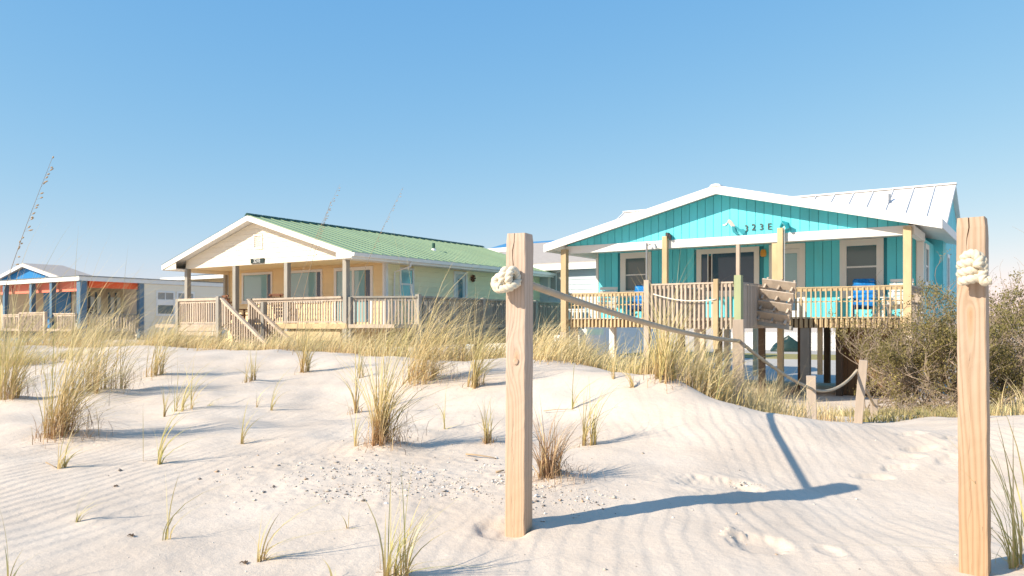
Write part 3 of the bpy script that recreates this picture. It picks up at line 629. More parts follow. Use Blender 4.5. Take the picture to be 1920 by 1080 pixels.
    a, b, c, d = ops2[0]; window(RW, H, a, b, c, d, 0.15, m_trim=M['white'], panes=[(a + .16, b - .16, c + .16, c + .6, M['glass_shade']), (a + .16, b - .16, c + .63, d - .16, M['glass_shade'])], bars=[(a + .15, b - .15, c + .595, c + .635)])
    # ---- rear wing with the white metal roof, ridge parallel to the beach
    A0, A1 = -1.75, W_ + .25
    az = lambda d: 6.77 - 0.547 * abs(d - 8)
    wing = MB(); wing.prism([(A0 + .3, 5.3, 2.02), (A0 + .3, 10.7, 2.02), (A0 + .3, 10.7, az(10.7) - .12), (A0 + .3, 8, 6.62), (A0 + .3, 5.3, az(5.3) - .12)], [(A1, 5.3, 2.02), (A1, 10.7, 2.02), (A1, 10.7, az(10.7) - .12), (A1, 8, 6.62), (A1, 5.3, az(5.3) - .12)])
    wing = wing.build('rear_wing', M['teal_pale'], H)
    board_siding(right(A1 + .001), wing, M['teal_pale'], 5.3, 10.7, 2.05, 6, 0.27, holes=[(6.5, 7.2, 3.1, 4.3)], top=lambda d: az(d) - .13)
    window(right(A1 + .001), H, 6.5, 7.2, 3.1, 4.3, 0.12, m_trim=M['white'], panes=[(6.63, 7.07, 3.23, 4.17, M['glass_shade'])])
    rr = MB()
    for d0 in (5.0, 11.0):
        rr.hexa([(A0, d0, az(d0) - .10), (A1 + .16, d0, az(d0) - .10), (A1 + .16, 8, 6.67), (A0, 8, 6.67)], [(A0, d0, az(d0)), (A1 + .16, d0, az(d0)), (A1 + .16, 8, 6.77), (A0, 8, 6.77)])
    rr = rr.build('rear_roof', M['white_roof'], H)
    seam_roof(rr, M['white_roof'], (A0, 8, 6.773), (A1 + .16, 8, 6.773), (A0, 4.97, az(4.97) + .003), (A1 + .16, 4.97, az(4.97) + .003), 19, rib=0.055, ribw=0.035)
    MB().bar((A0 - .02, 8, 6.79), (A1 + .18, 8, 6.79), 0.28, 0.05).build('ridge_cap', M['white_roof'], rr)
    MB().tube([(8.75, 6.9, 6.1), (8.75, 6.9, 6.46)], 0.045, 8).tube([(8.75, 6.9, 6.1), (8.75, 6.9, 6.24)], [.13, .05], 8).build('vent_pipe', M['steel'], rr)
    # ---- number and ornament on the gable
    for ch, s, z in (('3', 5.99, 4.77), ('2', 6.20, 4.79), ('3', 6.42, 4.785), ('E', 6.65, 4.78)):
        o = place('house_number', text_mesh(ch, 0.26, 0.012, M['black_letter']), H, (s, -0.012, z), (R(90), 0, 0))
    of = lambda pts, n0, n1, m_, nm, par: MB().prism([(s, 0.008 - n0, z) for s, z in pts], [(s, 0.008 - n1, z) for s, z in pts]).build(nm, m_, par)
    om = of([(5.44, 5.03), (5.49, 5.07), (5.55, 5.03), (5.68, 4.85), (5.60, 4.80), (5.52, 4.91), (5.46, 4.99)], .002, .05, M['pink'], 'wall_ornament', H); om['label'] = 'swimmer ornament with two teal fins on the gable'
    of([(5.58, 4.87), (5.66, 4.85), (5.70, 4.70), (5.80, 4.62), (5.72, 4.61), (5.63, 4.66), (5.60, 4.70), (5.59, 4.78)], .052, .075, M['teal_deep'], 'tail_fin', om)
    of([(5.66, 4.87), (5.72, 4.85), (5.83, 4.76), (5.92, 4.76), (5.98, 4.70), (5.96, 4.62), (5.86, 4.62), (5.79, 4.70), (5.68, 4.82)], .052, .075, M['teal_deep'], 'tail_fin', om)
    of([(5.44, 5.00), (5.40, 4.97), (5.34, 4.93), (5.30, 4.94), (5.29, 4.90), (5.35, 4.89), (5.42, 4.94)], .002, .03, M['plastic_white'], 'arm', om)
    return H
TH = teal_house()
def tw(s, d, z): return TEAL_O + UR * s + UD * d + Vector((0, 0, z))

# things on and under the deck
def slat_chair(name, loc, rz, m, label, cover=None, group=None, seat_z=0.36):
    c = empty(name, loc, rz); tag(c, label, 'chair', group)
    for x in (-.26, .26):
        MB().bar((x, -.30, 0), (x, -.30, .55), .06, .05).build('leg', m, c); MB().bar((x, .42, 0), (x, .05, .37), .05, .06).build('leg', m, c)
        MB().box(x - .07, x + .07, -.36, .36, .551, .58).build('armrest', m, c)
    for i in range(5): MB().bar((-.26, -.28 + i * .115, seat_z - i * .018), (.26, -.28 + i * .115, seat_z - i * .018), .10, .025).build('seat_slat', m, c)
    for i in range(7): MB().bar((-.30, .20 + i * .062, .30 + i * .125), (.30, .20 + i * .062, .30 + i * .125), .028, .095, up=(0, -.45, 1)).build('back_slat', m, c)
    for x in (-.2, .2): MB().bar((x, .235, .28), (x, .62, 1.06), .04, .03).build('back_post', m, c)
    if cover:
        mb = MB(); n = 9
        pr = [(.66, .55), (.645, 1.10), (.57, 1.12), (.45, .80), (.30, .50), (.16, .37), (-.05, .40), (-.30, .45), (-.335, .30)]
        for i in range(n - 1):
            (y0, z0), (y1, z1) = pr[i], pr[i + 1]
            mb.hexa([(-.27, y0, z0), (.27, y0, z0), (.27, y1, z1), (-.27, y1, z1)], [(-.27, y0 - .012, z0 + .016), (.27, y0 - .012, z0 + .016), (.27, y1 - .012, z1 + .016), (-.27, y1 - .012, z1 + .016)])
        t = mb.build('towel', cover, c)
    return c
G_C = 'chairs on the turquoise porch'
slat_chair('deck_chair', tw(8.95, 1.05, 2.168), -ANG + .15, M['blue_bright'], 'blue deck chair under a mottled blue towel below the right window', M['towel'], G_C)
slat_chair('deck_chair', tw(9.80, 1.0, 2.168), -ANG - .1, M['plastic_white'], 'white slatted deck chair beside the right corner post of the turquoise porch', None, G_C)
slat_chair('deck_chair', tw(2.15, .9, 2.168), -ANG + .1, M['blue_bright'], 'blue towel-covered deck chair behind the left porch railing', M['towel'], G_C)
slat_chair('deck_chair', tw(1.05, .9, 2.168), -ANG + .4, M['plastic_white'], 'white deck chair at the left end of the turquoise porch', None, G_C)
# outdoor shower
sp = empty('shower_pipe', tw(2.98, -.25, 2.17), -ANG); tag(sp, 'steel outdoor shower pipe with hooked head beside the left porch window', 'shower')
MB().tube([(0, 0, -2.1), (0, 0, 2.33)], 0.035, 8).build('pipe', M['steel'], sp)
MB().tube([(0.03, 0, 2.26), (.18, -.02, 2.31), (.29, -.03, 2.28), (.33, -.03, 2.16)], [.018, .018, .018, .04], 8).build('shower_head', M['steel'], sp)
# raised stair flight at the side of the platform
st = empty('raised_stairs', tw(7.52, -2.9, 2.0), -ANG); tag(st, 'weathered stair flight pulled up on end beside the platform railing', 'stairs')
st.rotation_euler = (R(-6), R(9), -ANG)
for x in (-.32, .02, .34):
    pts = [(0.10, 0.0)]
    for k in range(4): pts += [(-.14, .06 + k * .27), (.05, .27 + k * .27)]
    pts += [(.05, 1.16), (.26, 1.10), (.26, .02)]
    MB().prism([(x - .022, y, z) for y, z in pts], [(x + .022, y, z) for y, z in pts]).build('stringer', M['deck'], st)
for k in range(4):
    z = .06 + k * .27
    MB().bar((-.40, -.035, z + .13), (.42, -.035, z + .13), .24, .035, up=(0, .74, .67)).build('tread', M['deck'], st)
MB().bar((-.42, .06, -.02), (.5, .06, -.02), .20, .09).build('hinge_board', M['deck_grey'], st)
# thin rope slung along the platform railing
mb = MB(); pts = []
for i in range(15):
    t = i / 14; pts.append(tw(5.0 + 1.62 * t, -4.36, 2.76 - .16 * t - .10 * 4 * t * (1 - t)))
tag(mb.tube(pts, .016, 6).build('slack_rope', M['white_rope'], smooth=True), 'thin white rope slung slack along the platform railing', 'rope')
# tarp-covered heap and fence behind the house
hp = MB(); n, k = 18, 9; rr = random.Random(3)
for j in range(k):
    a = j / (k - 1)
    for i in range(n):
        t = 2 * math.pi * i / n; r = (1 - a ** 2.2) * (1 + .15 * math.sin(3 * t + 1) + rr.uniform(-.05, .05)); hp.v.append((1.15 * r * math.cos(t) + .25 * a, .6 * r * math.sin(t), .95 * a * (1 - .15 * math.sin(2 * t)) - .02))
for j in range(k - 1):
    for i in range(n): hp.f.append((j * n + i, j * n + (i + 1) % n, (j + 1) * n + (i + 1) % n, (j + 1) * n + i))
ho = hp.build('covered_heap', M['tarp'], smooth=True); ho.scale = (1.35, 1.35, 1.45); ho.location = tw(-7.0, 53.0, -.56); ho.rotation_euler = (0, 0, -ANG); tag(ho, 'dark green tarp-covered heap seen beneath the turquoise house', 'tarp')
fc = empty('picket_fence', tw(-8, 58.5, -.62), -ANG); tag(fc, 'white picket fence across the road, seen beneath the turquoise house', 'fence')
for z in (.5, 1.35): box_obj('fence_rail', M['plastic_white'], fc, -6, 12, .0, .04, z, z + .09)
pm = MB().prism([(-.06, -.03, .05), (.06, -.03, .05), (.06, -.03, 1.75), (0, -.03, 1.87), (-.06, -.03, 1.75)], [(-.06, -.005, .05), (.06, -.005, .05), (.06, -.005, 1.75), (0, -.005, 1.87), (-.06, -.005, 1.75)]).mesh('picket'); pm.materials.append(M['plastic_white'])
for i in range(90): place('picket', pm, fc, (-5.95 + i * .2, 0, 0))

# ------------------------------------------------------------------ yellow house
def yellow_house():
    H = empty('beach_house', YEL_O, -ANG)
    tag(H, 'cream yellow beach house with green metal roof and front porch, plaque 321E', 'house')
    W_, sm, zr, d1 = YW, 4.30, 5.88, 13.4
    e0, e1, d0 = -0.88, 9.46, -0.45; pit = (zr - 4.32) / (sm - e0)
    rz = lambda s: zr - pit * abs(s - sm)
    roof = gable_roof(H, e0, e1, sm, d0, d1 + .3, rz(e0), rz(e1), zr, M['white'], 0.10)
    seam_roof(roof, M['green_roof'], (sm, d0 - .03, zr + .004), (sm, d1 + .33, zr + .004), (e1 + .03, d0 - .03, rz(e1 + .03) + .004), (e1 + .03, d1 + .33, rz(e1 + .03) + .004), 31, rib=0.03, ribw=0.03)
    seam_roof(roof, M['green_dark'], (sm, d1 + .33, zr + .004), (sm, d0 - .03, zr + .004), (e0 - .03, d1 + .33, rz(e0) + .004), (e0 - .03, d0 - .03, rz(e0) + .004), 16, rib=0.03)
    mb = MB()
    for i in range(40):
        y = d0 - .05 + i * .36; mb.prism([(sm - .14, y, zr + .0), (sm + .14, y, zr + .0), (sm, y, zr + .085)], [(sm - .14, y + .30, zr + .0), (sm + .14, y + .30, zr + .0), (sm, y + .30, zr + .085)])
    mb.bar((sm, d0 - .05, zr + .045), (sm, d1 + .33, zr + .045), .10, .05); mb.build('ridge_cap', M['green_dark'], roof)
    fa = MB()
    for a, b in ((e0 - .01, sm), (sm, e1 + .01)):
        fa.hexa([(a, d0 - .03, rz(a) - .19), (b, d0 - .03, rz(b) - .19), (b, d0 - .03, rz(b) - .004), (a, d0 - .03, rz(a) - .004)], [(a, d0 - .002, rz(a) - .19), (b, d0 - .002, rz(b) - .19), (b, d0 - .002, rz(b) - .004), (a, d0 - .002, rz(a) - .004)])
    fa.build('fascia_board', M['white'], roof)
    # boxed eaves
    box_obj('soffit', M['trim'], roof, e0 + .02, .0, d0 + .01, d1 + .2, 4.13, 4.155); box_obj('soffit', M['trim'], roof, W_ + .0, e1 - .02, d0 + .01, d1 + .2, 4.13, 4.155)
    box_obj('eave_board', M['white'], roof, e1 - .02, e1 + .01, d0, d1 + .3, 4.11, rz(e1) - .006); box_obj('eave_board', M['white'], roof, e0 - .01, e0 + .02, d0, d1 + .3, 4.11, rz(e0) - .006)
    MB().prism([(e1 + .012, d0 - .02, 4.30), (e1 + .13, d0 - .02, 4.30), (e1 + .11, d0 - .02, 4.19), (e1 + .012, d0 - .02, 4.18)], [(e1 + .012, d1 + .3, 4.30), (e1 + .13, d1 + .3, 4.30), (e1 + .11, d1 + .3, 4.19), (e1 + .012, d1 + .3, 4.18)]).build('gutter', M['white'], roof)
    MB().tube([(e1 + .05, 2.35, 4.18), (e1 + .02, 2.35, 4.02), (W_ + .08, 2.3, 3.85), (W_ + .06, 2.25, 1.4)], .035, 6).build('downspout', M['white'], roof)
    for s, a in ((W_ + .02, e1 - .03), (e0 + .03, -.02)):      # closed eave ends
        MB().prism([(s, d0 + .005, 4.157), (a, d0 + .005, 4.157), (a, d0 + .005, rz(a) - .105), (s, d0 + .005, rz(s) - .105)], [(s, d0 + .035, 4.157), (a, d0 + .035, 4.157), (a, d0 + .035, rz(a) - .105), (s, d0 + .035, rz(s) - .105)]).build('eave_end', M['white'] if s > 5 else M['cream'], roof)
    MB().tube([(7.2, 6.4, rz(7.2)), (7.2, 6.4, rz(7.2) + .30)], .06, 8).build('vent_pipe', M['green_dark'], roof)
    MB().tube([(7.2, 6.4, rz(7.2) - .03), (7.2, 6.4, rz(7.2) + .08)], [.13, .07], 8).build('vent_flashing', M['white'], roof)
    # gable wall
    g = MB(); g.prism([(0.0, 0.0, 4.16), (W_, 0.0, 4.16), (W_, 0, rz(W_) - .11), (sm, 0.0, zr - .11), (0, 0, rz(0) - .11)], [(0.0, 0.1, 4.16), (W_, 0.1, 4.16), (W_, .1, rz(W_) - .11), (sm, 0.1, zr - .11), (0, .1, rz(0) - .11)])
    gw = g.build('gable_wall', M['cream'], H)
    sp = lambda z: (0.0, W_) if z < rz(0) - .12 else (sm - (zr - .12 - z) / pit, sm + (zr - .12 - z) / pit)
    lap_siding(front(-0.001), gw, M['cream'], 0, W_, 4.165, 5.72, 0.185, holes=[(4.10, 4.55, 4.72, 5.22)], span=sp)
    v = MB(); frame_ring(v, front(0), 4.08, 4.57, 4.70, 5.24, .05, .001, .05); v = v.build('gable_vent', M['trim'], H)
    for i in range(6): MB().bar((4.13, -.02, 4.77 + i * .072), (4.52, -.02, 4.77 + i * .072), .012, .06, up=(0, -.6, .8)).build('louver_slat', M['trim'], v)
    sg = box_obj('house_sign', M['deck_green'], H, 3.96, 4.68, -.07, -.035, 4.20, 4.37); sg['label'] = 'dark plaque reading 321E'
    sg.data.materials[0] = M['tarp']
    place('sign_lettering', text_mesh('321E', .19, .006, M['plastic_white']), sg, (4.32, -.074, 4.283), (R(90), 0, 0))
    box_obj('porch_ceiling', M['yellow'], H, 0.0, W_, .101, 1.895, 4.16, 4.19)
    box_obj('porch_beam', M['cream'], H, 0.0, .10, .101, 1.89, 4.02, 4.158)
    posts(H, [(0.02, .05, 1.0, 4.158), (2.97, .05, 1.0, 4.158), (5.81, .05, 1.0, 4.158), (W_ - .02, .05, 1.0, 4.158)], 0.17, M['deck_grey'])
    posts(H, [(0.05, 1.75, 2.0, 4.018)], 0.12, M['deck_grey'])
    # front wall
    core = box_obj('wall', M['yellow'], H, 0.0, W_, 1.9, d1, 1.2, 4.2)
    F = front(1.898)
    ops = [(.95, 2.80, 2.85, 4.06), (3.70, 5.60, 2.85, 4.05), (6.22, 8.16, 2.03, 4.06)]
    lap_siding(F, core, M['yellow'], .10, W_ - .10, 2.0, 4.158, .19, holes=[(a + .03, b - .03, c, d) for a, b, c, d in ops])
    for a, b, c, d in ops[:2]:
        window(F, H, a, b, c, d, .09, m_trim=M['white'], panes=[(a + .10, b - .33, c + .1, d - .1, M['glass_teal']), (b - .30, b - .10, c + .1, d - .1, M['glass_dark'])], bars=[(b - .325, b - .305, c + .1, d - .1)])
    a, b, c, d = ops[2]; dr = MB(); frame_ring(dr, F, a, b, c, d, .12, .001, .05, False); dr = dr.build('sliding_door', M['white'], H)
    for u0, u1, mm in ((a + .13, a + .90, 'glass_teal'), (a + 1.02, b - .42, 'glass_teal'), (b - .38, b - .13, 'glass_dark')):
        p = MB(); wbox(p, F, u0, u1, c + .05, d - .13, .004, .014); p.build('pane', M[mm], dr)
    p = MB(); wbox(p, F, a + .90, a + 1.02, c, d - .12, .004, .03); p.build('sash_bar', M['white'], dr)
    for s in (0.0, W_ - .09): MB().box(s, s + .09, 1.855, 1.897, 1.9, 4.155).build('corner_board', M['white'], H)
    # right side wall
    RW = right(W_ + .002); o2 = [(2.62, 3.40, 2.86, 4.04), (5.75, 6.62, 2.03, 4.08)]
    box_obj('corner_board', M['white'], H, W_ + .001, W_ + .035, 1.9, 2.02, 1.3, 4.15)
    lap_siding(RW, core, M['yellow_side'], 2.03, d1, 1.3, 4.128, .19, holes=[(a + .02, b - .02, c, d) for a, b, c, d in o2])
    a, b, c, d = o2[0]; window(RW, H, a, b, c, d, .07, m_trim=M['white'], panes=[(a + .08, b - .08, c + .62, d - .08, M['glass_teal']), (a + .08, b - .2, c + .08, c + .55, M['glass_teal'])], bars=[(a + .07, b - .07, c + .55, c + .62), (b - .2, b - .07, c + .08, c + .55)])
    a, b, c, d = o2[1]; dr = MB(); frame_ring(dr, RW, a, b, c, d, .10, .001, .05, False); dr = dr.build('door', M['white'], H)
    p = MB(); wbox(p, RW, a + .11, b - .11, c, d - .11, .004, .02); p.build('door_leaf', M['curtain'], dr)
    p = MB(); wbox(p, RW, a + .3, b - .3, c + .35, d - .3, .021, .028); p.build('pane', M['glass_dark'], dr)
    lm = MB()
    for i in range(7): lm.tube([(W_ + .05, 6.95, 3.85), (W_ + .09, 6.95 + .14 * math.cos(i * .9), 3.85 + .14 * math.sin(i * .9))], [.02, .045], 5)
    lm.build('wall_ornament', M['brown'], H)
    # deck, rails
    box_obj('deck', M['deck'], H, 0.0, W_ + 2.15, .0, 1.9, 1.88, 2.0); box_obj('deck', M['deck'], H, 0.0, 3.85, -1.3, -.002, 1.88, 2.0); box_obj('deck', M['deck'], H, W_ + .05, W_ + 2.15, 1.902, 13, 1.88, 2.0)
    box_obj('rim_joist', M['deck_new'], H, 5.0, W_ + .1, -.05, -.003, 1.85, 2.03)
    for z in (1.38, 1.60, 1.75): box_obj('skirt_board', M['deck'], H, 1.4, 3.8, -1.36, -1.33, z, z + .13)
    box_obj('skirt_board', M['deck_new'], H, 5.4, W_ - .2, -.05, -.02, 1.45, 1.75)
    railing(H, (0.1, -.02), (1.35, -.02), 2.93, 2.08, .15, .04, m=M['deck'], low=2.12, top=(.14, .05))
    railing(H, (1.5, -1.3), (3.75, -1.3), 2.93, 2.02, .14, .045, m=M['deck'], low=2.05, top=(.15, .09))
    railing(H, (4.1, -.02), (W_ - .12, -.02), 2.93, 2.05, .125, .04, m=M['deck'], low=2.08, top=(.15, .07))
    posts(H, [(3.82, -1.3, .9, 2.98), (3.95, -.05, .9, 2.93), (1.45, -1.3, .9, 2.93), (4.75, -.12, 1.2, 2.8)], .15, M['deck_grey'], 'deck_post')
    railing(H, (W_ + .1, .15), (W_ + 2.1, 1.15), 2.93, 1.75, .115, .05, m=M['deck_grey'], mb_=M['deck'], low=1.95, top=(.14, .06))
    railing(H, (W_ + 2.12, 1.25), (W_ + 2.12, 12.5), 2.93, 1.55, .125, .06, m=M['deck_grey'], mb_=M['deck_grey'], low=1.75, top=(.14, .06))
    posts(H, [(W_ + 2.12, 1.2, .8, 2.98), (W_ + 2.12, 4.8, .8, 2.96), (W_ + 2.12, 8.4, .8, 2.96), (W_ + .12, .1, 1.2, 2.9)], .15, M['deck_grey'], 'deck_post')
    # stairs running down along the front
    for d in (-1.28, -.16):
        railing(H, (3.95, d), (6.35, d), 2.93, 1.98, .14, .042, m=M['deck'], top=(.13, .05), slope=-1.55)
    for k in range(7): box_obj('stair_tread', M['deck'], H, 3.9 + k * .33, 4.25 + k * .33, -1.2, -.22, 1.80 - k * .2, 1.84 - k * .2)
    return H
yellow_house()
def yw(s, d, z): return YEL_O + UR * s + UD * d + Vector((0, 0, z))
slat_chair('porch_chair', yw(2.2, .8, 2.003), -ANG + 2.9, M['brown'], 'brown chair behind the left railing of the yellow porch', None, 'chairs on the yellow porch')
slat_chair('porch_chair', yw(4.7, .9, 2.003), -ANG + 3.4, M['brown'], 'brown chair below the middle window of the yellow porch', None, 'chairs on the yellow porch')

# ------------------------------------------------------------------ coral and blue house at the left
def coral_house():
    H = empty('beach_house', COR_O, -ANG); tag(H, 'low flat-roofed house with coral porch header, blue posts and cream side wall', 'house')
    box_obj('roof', M['dark_roof'], H, -14.1, .06, -.06, 14.6, 4.30, 4.34)
    box_obj('fascia_board', M['white'], H, -14, .02, -.03, .0, 4.09, 4.299); box_obj('fascia_board', M['white'], H, .0, .035, .002, 14.5, 4.09, 4.299)
    box_obj('porch_ceiling', M['beige'], H, -14, -.02, .02, 2.4, 4.10, 4.13)
    # headers
    box_obj('porch_header', M['coral'], H, -9.0, -.35, .45, .55, 3.62, 4.098); box_obj('porch_header', M['orange'], H, -.30, -.18, .56, 3.2, 3.78, 4.098)
    for s in (-7.71, -4.84, -2.81): box_obj('porch_post', M['blue'], H, s - .11, s + .11, .05, .27, 1.2, 4.088)
    box_obj('porch_post', M['blue'], H, -.36, -.02, .05, .37, 1.2, 4.088)
    pp = box_obj('porch_post', M['blue'], H, -.28, -.02, 3.05, 3.29, 1.2, 4.088)
    # porch walls
    core = box_obj('wall', M['beige'], H, -14, -2.0, 2.4, 14.5, 1.2, 4.09)
    side = box_obj('wall', M['cream'], H, -1.99, -.03, 3.3, 14.5, 1.2, 4.088)
    F = front(2.398); RI = right(-1.998)
    p = MB(); wbox(p, F, -8.3, -5.4, 1.8, 3.75, .002, .04); p.build('wall_panel', M['blue_bright'], H)
    window(F, H, -5.2, -4.4, 1.9, 3.6, .10, m_trim=M['white'], panes=[(-5.09, -4.51, 2.0, 3.5, M['curtain'])])
    window(F, H, -2.85, -2.1, 2.2, 3.7, .1, m_trim=M['white'], panes=[(-2.74, -2.52, 2.3, 3.6, M['curtain']), (-2.48, -2.21, 2.3, 3.6, M['curtain'])])
    box_obj('wall', M['beige'], H, -1.998, -1.96, 1.3, 3.29, 1.2, 4.09)
    RI = right(-1.958)
    for a, b in ((1.36, 2.20), (2.40, 3.24)):
        window(RI, H, a, b, 2.0, 3.72, .07, m_trim=M['beige'], panes=[(a + .08, a + .22, 2.08, 3.64, M['glass_dark']), (a + .22, a + .42, 2.08, 3.40, M['curtain']), (a + .45, a + .56, 2.08, 3.64, M['glass_dark']), (a + .56, b - .08, 2.08, 3.4, M['curtain'])], sill=False)
    S = right(-.028)
    lap_siding(S, side, M['cream'], 3.32, 12.5, 1.3, 4.07, .2, holes=[(3.97, 5.0, 2.5, 3.72), (5.14, 6.17, 2.5, 3.72), (8.0, 9.0, 2.7, 3.7), (9.4, 10.4, 2.7, 3.7)])
    for a, b in ((3.95, 5.02), (5.12, 6.19)):
        window(S, H, a, b, 2.46, 3.74, .09, m_trim=M['white'], panes=[(a + .1, b - .1, 2.56, 3.0, M['glass_shade']), (a + .1, a + .5, 3.3, 3.64, M['glass_pale']), (a + .54, b - .1, 3.3, 3.64, M['glass_pale'])], bars=[(a + .09, b - .09, 3.0, 3.3), (a + .5, a + .54, 3.3, 3.65)])
    for a, b in ((7.98, 9.02), (9.38, 10.42)):
        window(S, H, a, b, 2.68, 3.74, .08, m_trim=M['white'], panes=[(a + .09, a + .5, 2.77, 3.65, M['glass_pale']), (a + .54, b - .09, 2.77, 3.65, M['glass_pale'])], bars=[(a + .5, a + .54, 2.77, 3.65)])
    box_obj('deck', M['deck'], H, -14, -.02, -.4, 2.39, 1.66, 1.78)
    railing(H, (-7.6, -.02), (-4.9, -.02), 2.52, 1.72, .16, .05, m=M['deck'], top=(.12, .06)); railing(H, (-4.85, -.42), (-2.4, -.42), 2.60, 1.65, .15, .05, m=M['deck'], top=(.14, .07))
    railing(H, (-2.3, -.02), (-.3, -.02), 2.54, 1.7, .15, .05, m=M['deck'], top=(.12, .06)); railing(H, (-.05, .3), (-.05, 3.05), 2.52, 1.6, .15, .05, m=M['deck_grey'], mb_=M['deck'], top=(.12, .06))
    posts(H, [(-4.88, -.42, 1.0, 2.55), (-2.36, -.42, 1.0, 2.62)], .14, M['deck'], 'deck_post')
    for ch, s in (('3', -5.78), ('1', -5.6), ('9', -5.42), ('E', -4.2 - .95)):
        place('house_number', text_mesh(ch, .3, .01, M['black_letter']), H, (s, .435, 3.74), (R(90), 0, 0))
    return H
coral_house()
def cw(s, d, z): return COR_O + UR * s + UD * d + Vector((0, 0, z))
slat_chair('porch_chair', cw(-3.3, 1.0, 1.783), -ANG + 2.6, M['dark'], 'dark chair on the coral porch behind the left railing', None, 'chairs on the coral porch')
slat_chair('porch_chair', cw(-1.7, .9, 1.783), -ANG + .3, M['dark'], 'dark chair on the coral porch by its corner post', None, 'chairs on the coral porch')

# ------------------------------------------------------------------ houses farther back
def back_house(O, label, s0, s1, d0, d1, z_e, z_r, m_wall, m_roof, axis_='d', windows=(), hip=False, z0=0.0, m_gable=None, ov=.4, lap=0, fascia=True, side_windows=()):
    H = empty('background_house', O, -ANG); tag(H, label, 'house')
    core = box_obj('wall', m_wall, H, s0, s1, d0, d1, z0, z_e)
    rf = MB(); t = .12; sm, dm = (s0 + s1) / 2, (d0 + d1) / 2; a0, a1, b0, b1 = s0 - ov, s1 + ov, d0 - ov, d1 + ov
    if hip:
        k = min(a1 - a0, b1 - b0) / 2
        if a1 - a0 > b1 - b0: r0, r1 = (a0 + k, dm), (a1 - k, dm)
        else: r0, r1 = (sm, b0 + k), (sm, b1 - k)
        rf.add([(a0, b0, z_e), (a1, b0, z_e), (a1, b1, z_e), (a0, b1, z_e), (*r0, z_r), (*r1, z_r)],
               [(3, 2, 1, 0), (0, 1, 5, 4), (2, 3, 4, 5), (1, 2, 5), (3, 0, 4)] if a1 - a0 > b1 - b0 else [(3, 2, 1, 0), (0, 1, 4), (1, 2, 5, 4), (2, 3, 5), (3, 0, 4, 5)])
    elif axis_ == 'd':
        g = MB(); g.prism([(s0, d0 + .002, z_e), (s1, d0 + .002, z_e), (sm, d0 + .002, z_r - .12)], [(s0, d1, z_e), (s1, d1, z_e), (sm, d1, z_r - .12)]); g.build('gable_wall', m_gable or m_wall, H)
        for a in (a0, a1):
            ze = z_e - (z_r - z_e) * ov / (s1 - sm); rf.hexa([(a, b0, ze - .02), (sm, b0, z_r - .02), (sm, b1, z_r - .02), (a, b1, ze - .02)], [(a, b0, ze + t), (sm, b0, z_r + t), (sm, b1, z_r + t), (a, b1, ze + t)])
    else:
        g = MB(); g.prism([(s0, d0, z_e), (s0, d1, z_e), (s0, dm, z_r - .12)], [(s1, d0, z_e), (s1, d1, z_e), (s1, dm, z_r - .12)]); g.build('gable_wall', m_gable or m_wall, H)
        for b in (b0, b1):
            ze = z_e - (z_r - z_e) * ov / (d1 - dm); rf.hexa([(a0, b, ze - .02), (a1, b, ze - .02), (a1, dm, z_r - .02), (a0, dm, z_r - .02)], [(a0, b, ze + t), (a1, b, ze + t), (a1, dm, z_r + t), (a0, dm, z_r + t)])
    rf = rf.build('roof', m_roof, H)
    if fascia:
        mb = MB()
        if axis_ == 'd' and not hip:
            ze = z_e - (z_r - z_e) * ov / (s1 - sm)
            for a in (a0, a1): mb.hexa([(a, b0 - .05, ze - .16), (sm, b0 - .05, z_r - .16), (sm, b0 - .05, z_r + t * .6), (a, b0 - .05, ze + t * .6)], [(a, b0 - .01, ze - .16), (sm, b0 - .01, z_r - .16), (sm, b0 - .01, z_r + t * .6), (a, b0 - .01, ze + t * .6)])
        else:
            zf = z_e if hip else z_e - (z_r - z_e) * ov / (d1 - dm); mb.box(a0, a1, b0 - .04, b0 - .005, zf - .22, zf + .06); mb.box(a1 + .005, a1 + .04, b0, b1, zf - .22, zf + .06)
        mb.build('fascia_board', M['white'], rf)
    F = front(d0 - .002)
    if lap: lap_siding(F, core, m_wall, s0, s1, z0 + .1, z_e - .02, lap, holes=[(a + .02, b - .02, c, d) for a, b, c, d in windows])
    for a, b, c, d in windows:
        m_ = (a + b) / 2; window(F, H, a, b, c, d, .12, m_trim=M['white'], panes=[(a + .13, m_ - .02, c + .13, d - .13, M['glass_pale']), (m_ + .02, b - .13, c + .13, d - .13, M['glass_pale'])], bars=[(m_ - .02, m_ + .02, c + .12, d - .12)])
    for a, b, c, d in side_windows: window(right(s1 + .002), H, a, b, c, d, .12, m_trim=M['white'], panes=[(a + .13, b - .13, c + .13, d - .13, M['glass_shade'])])
    return H
back_house(COR_O, 'house with bright blue gable behind the coral porch roof', -32.0, -21.0, 10, 12.2, 5.35, 6.55, M['blue_bright'], M['grey_roof'], m_gable=M['blue_bright'], windows=[(-29, -27.5, 2.6, 4.0), (-25, -23.5, 2.6, 4.0)])
hh = back_house(COR_O, 'far yellow house with slate hip roof seen under the yellow porch eave', -25.0, -12.0, 22, 32, 6.0, 7.1, M['yellow'], M['dark_roof'], hip=True, ov=1.2, windows=[(-23, -21.6, 3.5, 5.0), (-19, -17.6, 3.5, 5.0), (-15, -13.6, 3.5, 5.0)])
dk = MB(); n = 12
for j in range(5):
    r = .1 + .12 * j
    for i in range(n): dk.v.append((r * math.cos(2 * math.pi * i / n), -.35 + .9 * r * r, r * math.sin(2 * math.pi * i / n)))
for j in range(4):
    for i in range(n): dk.f.append((j * n + i, j * n + (i + 1) % n, (j + 1) * n + (i + 1) % n, (j + 1) * n + i))
dk.tube([(0, .1, -.1), (0, .3, -.3), (0, .3, -1.1)], .035, 6)
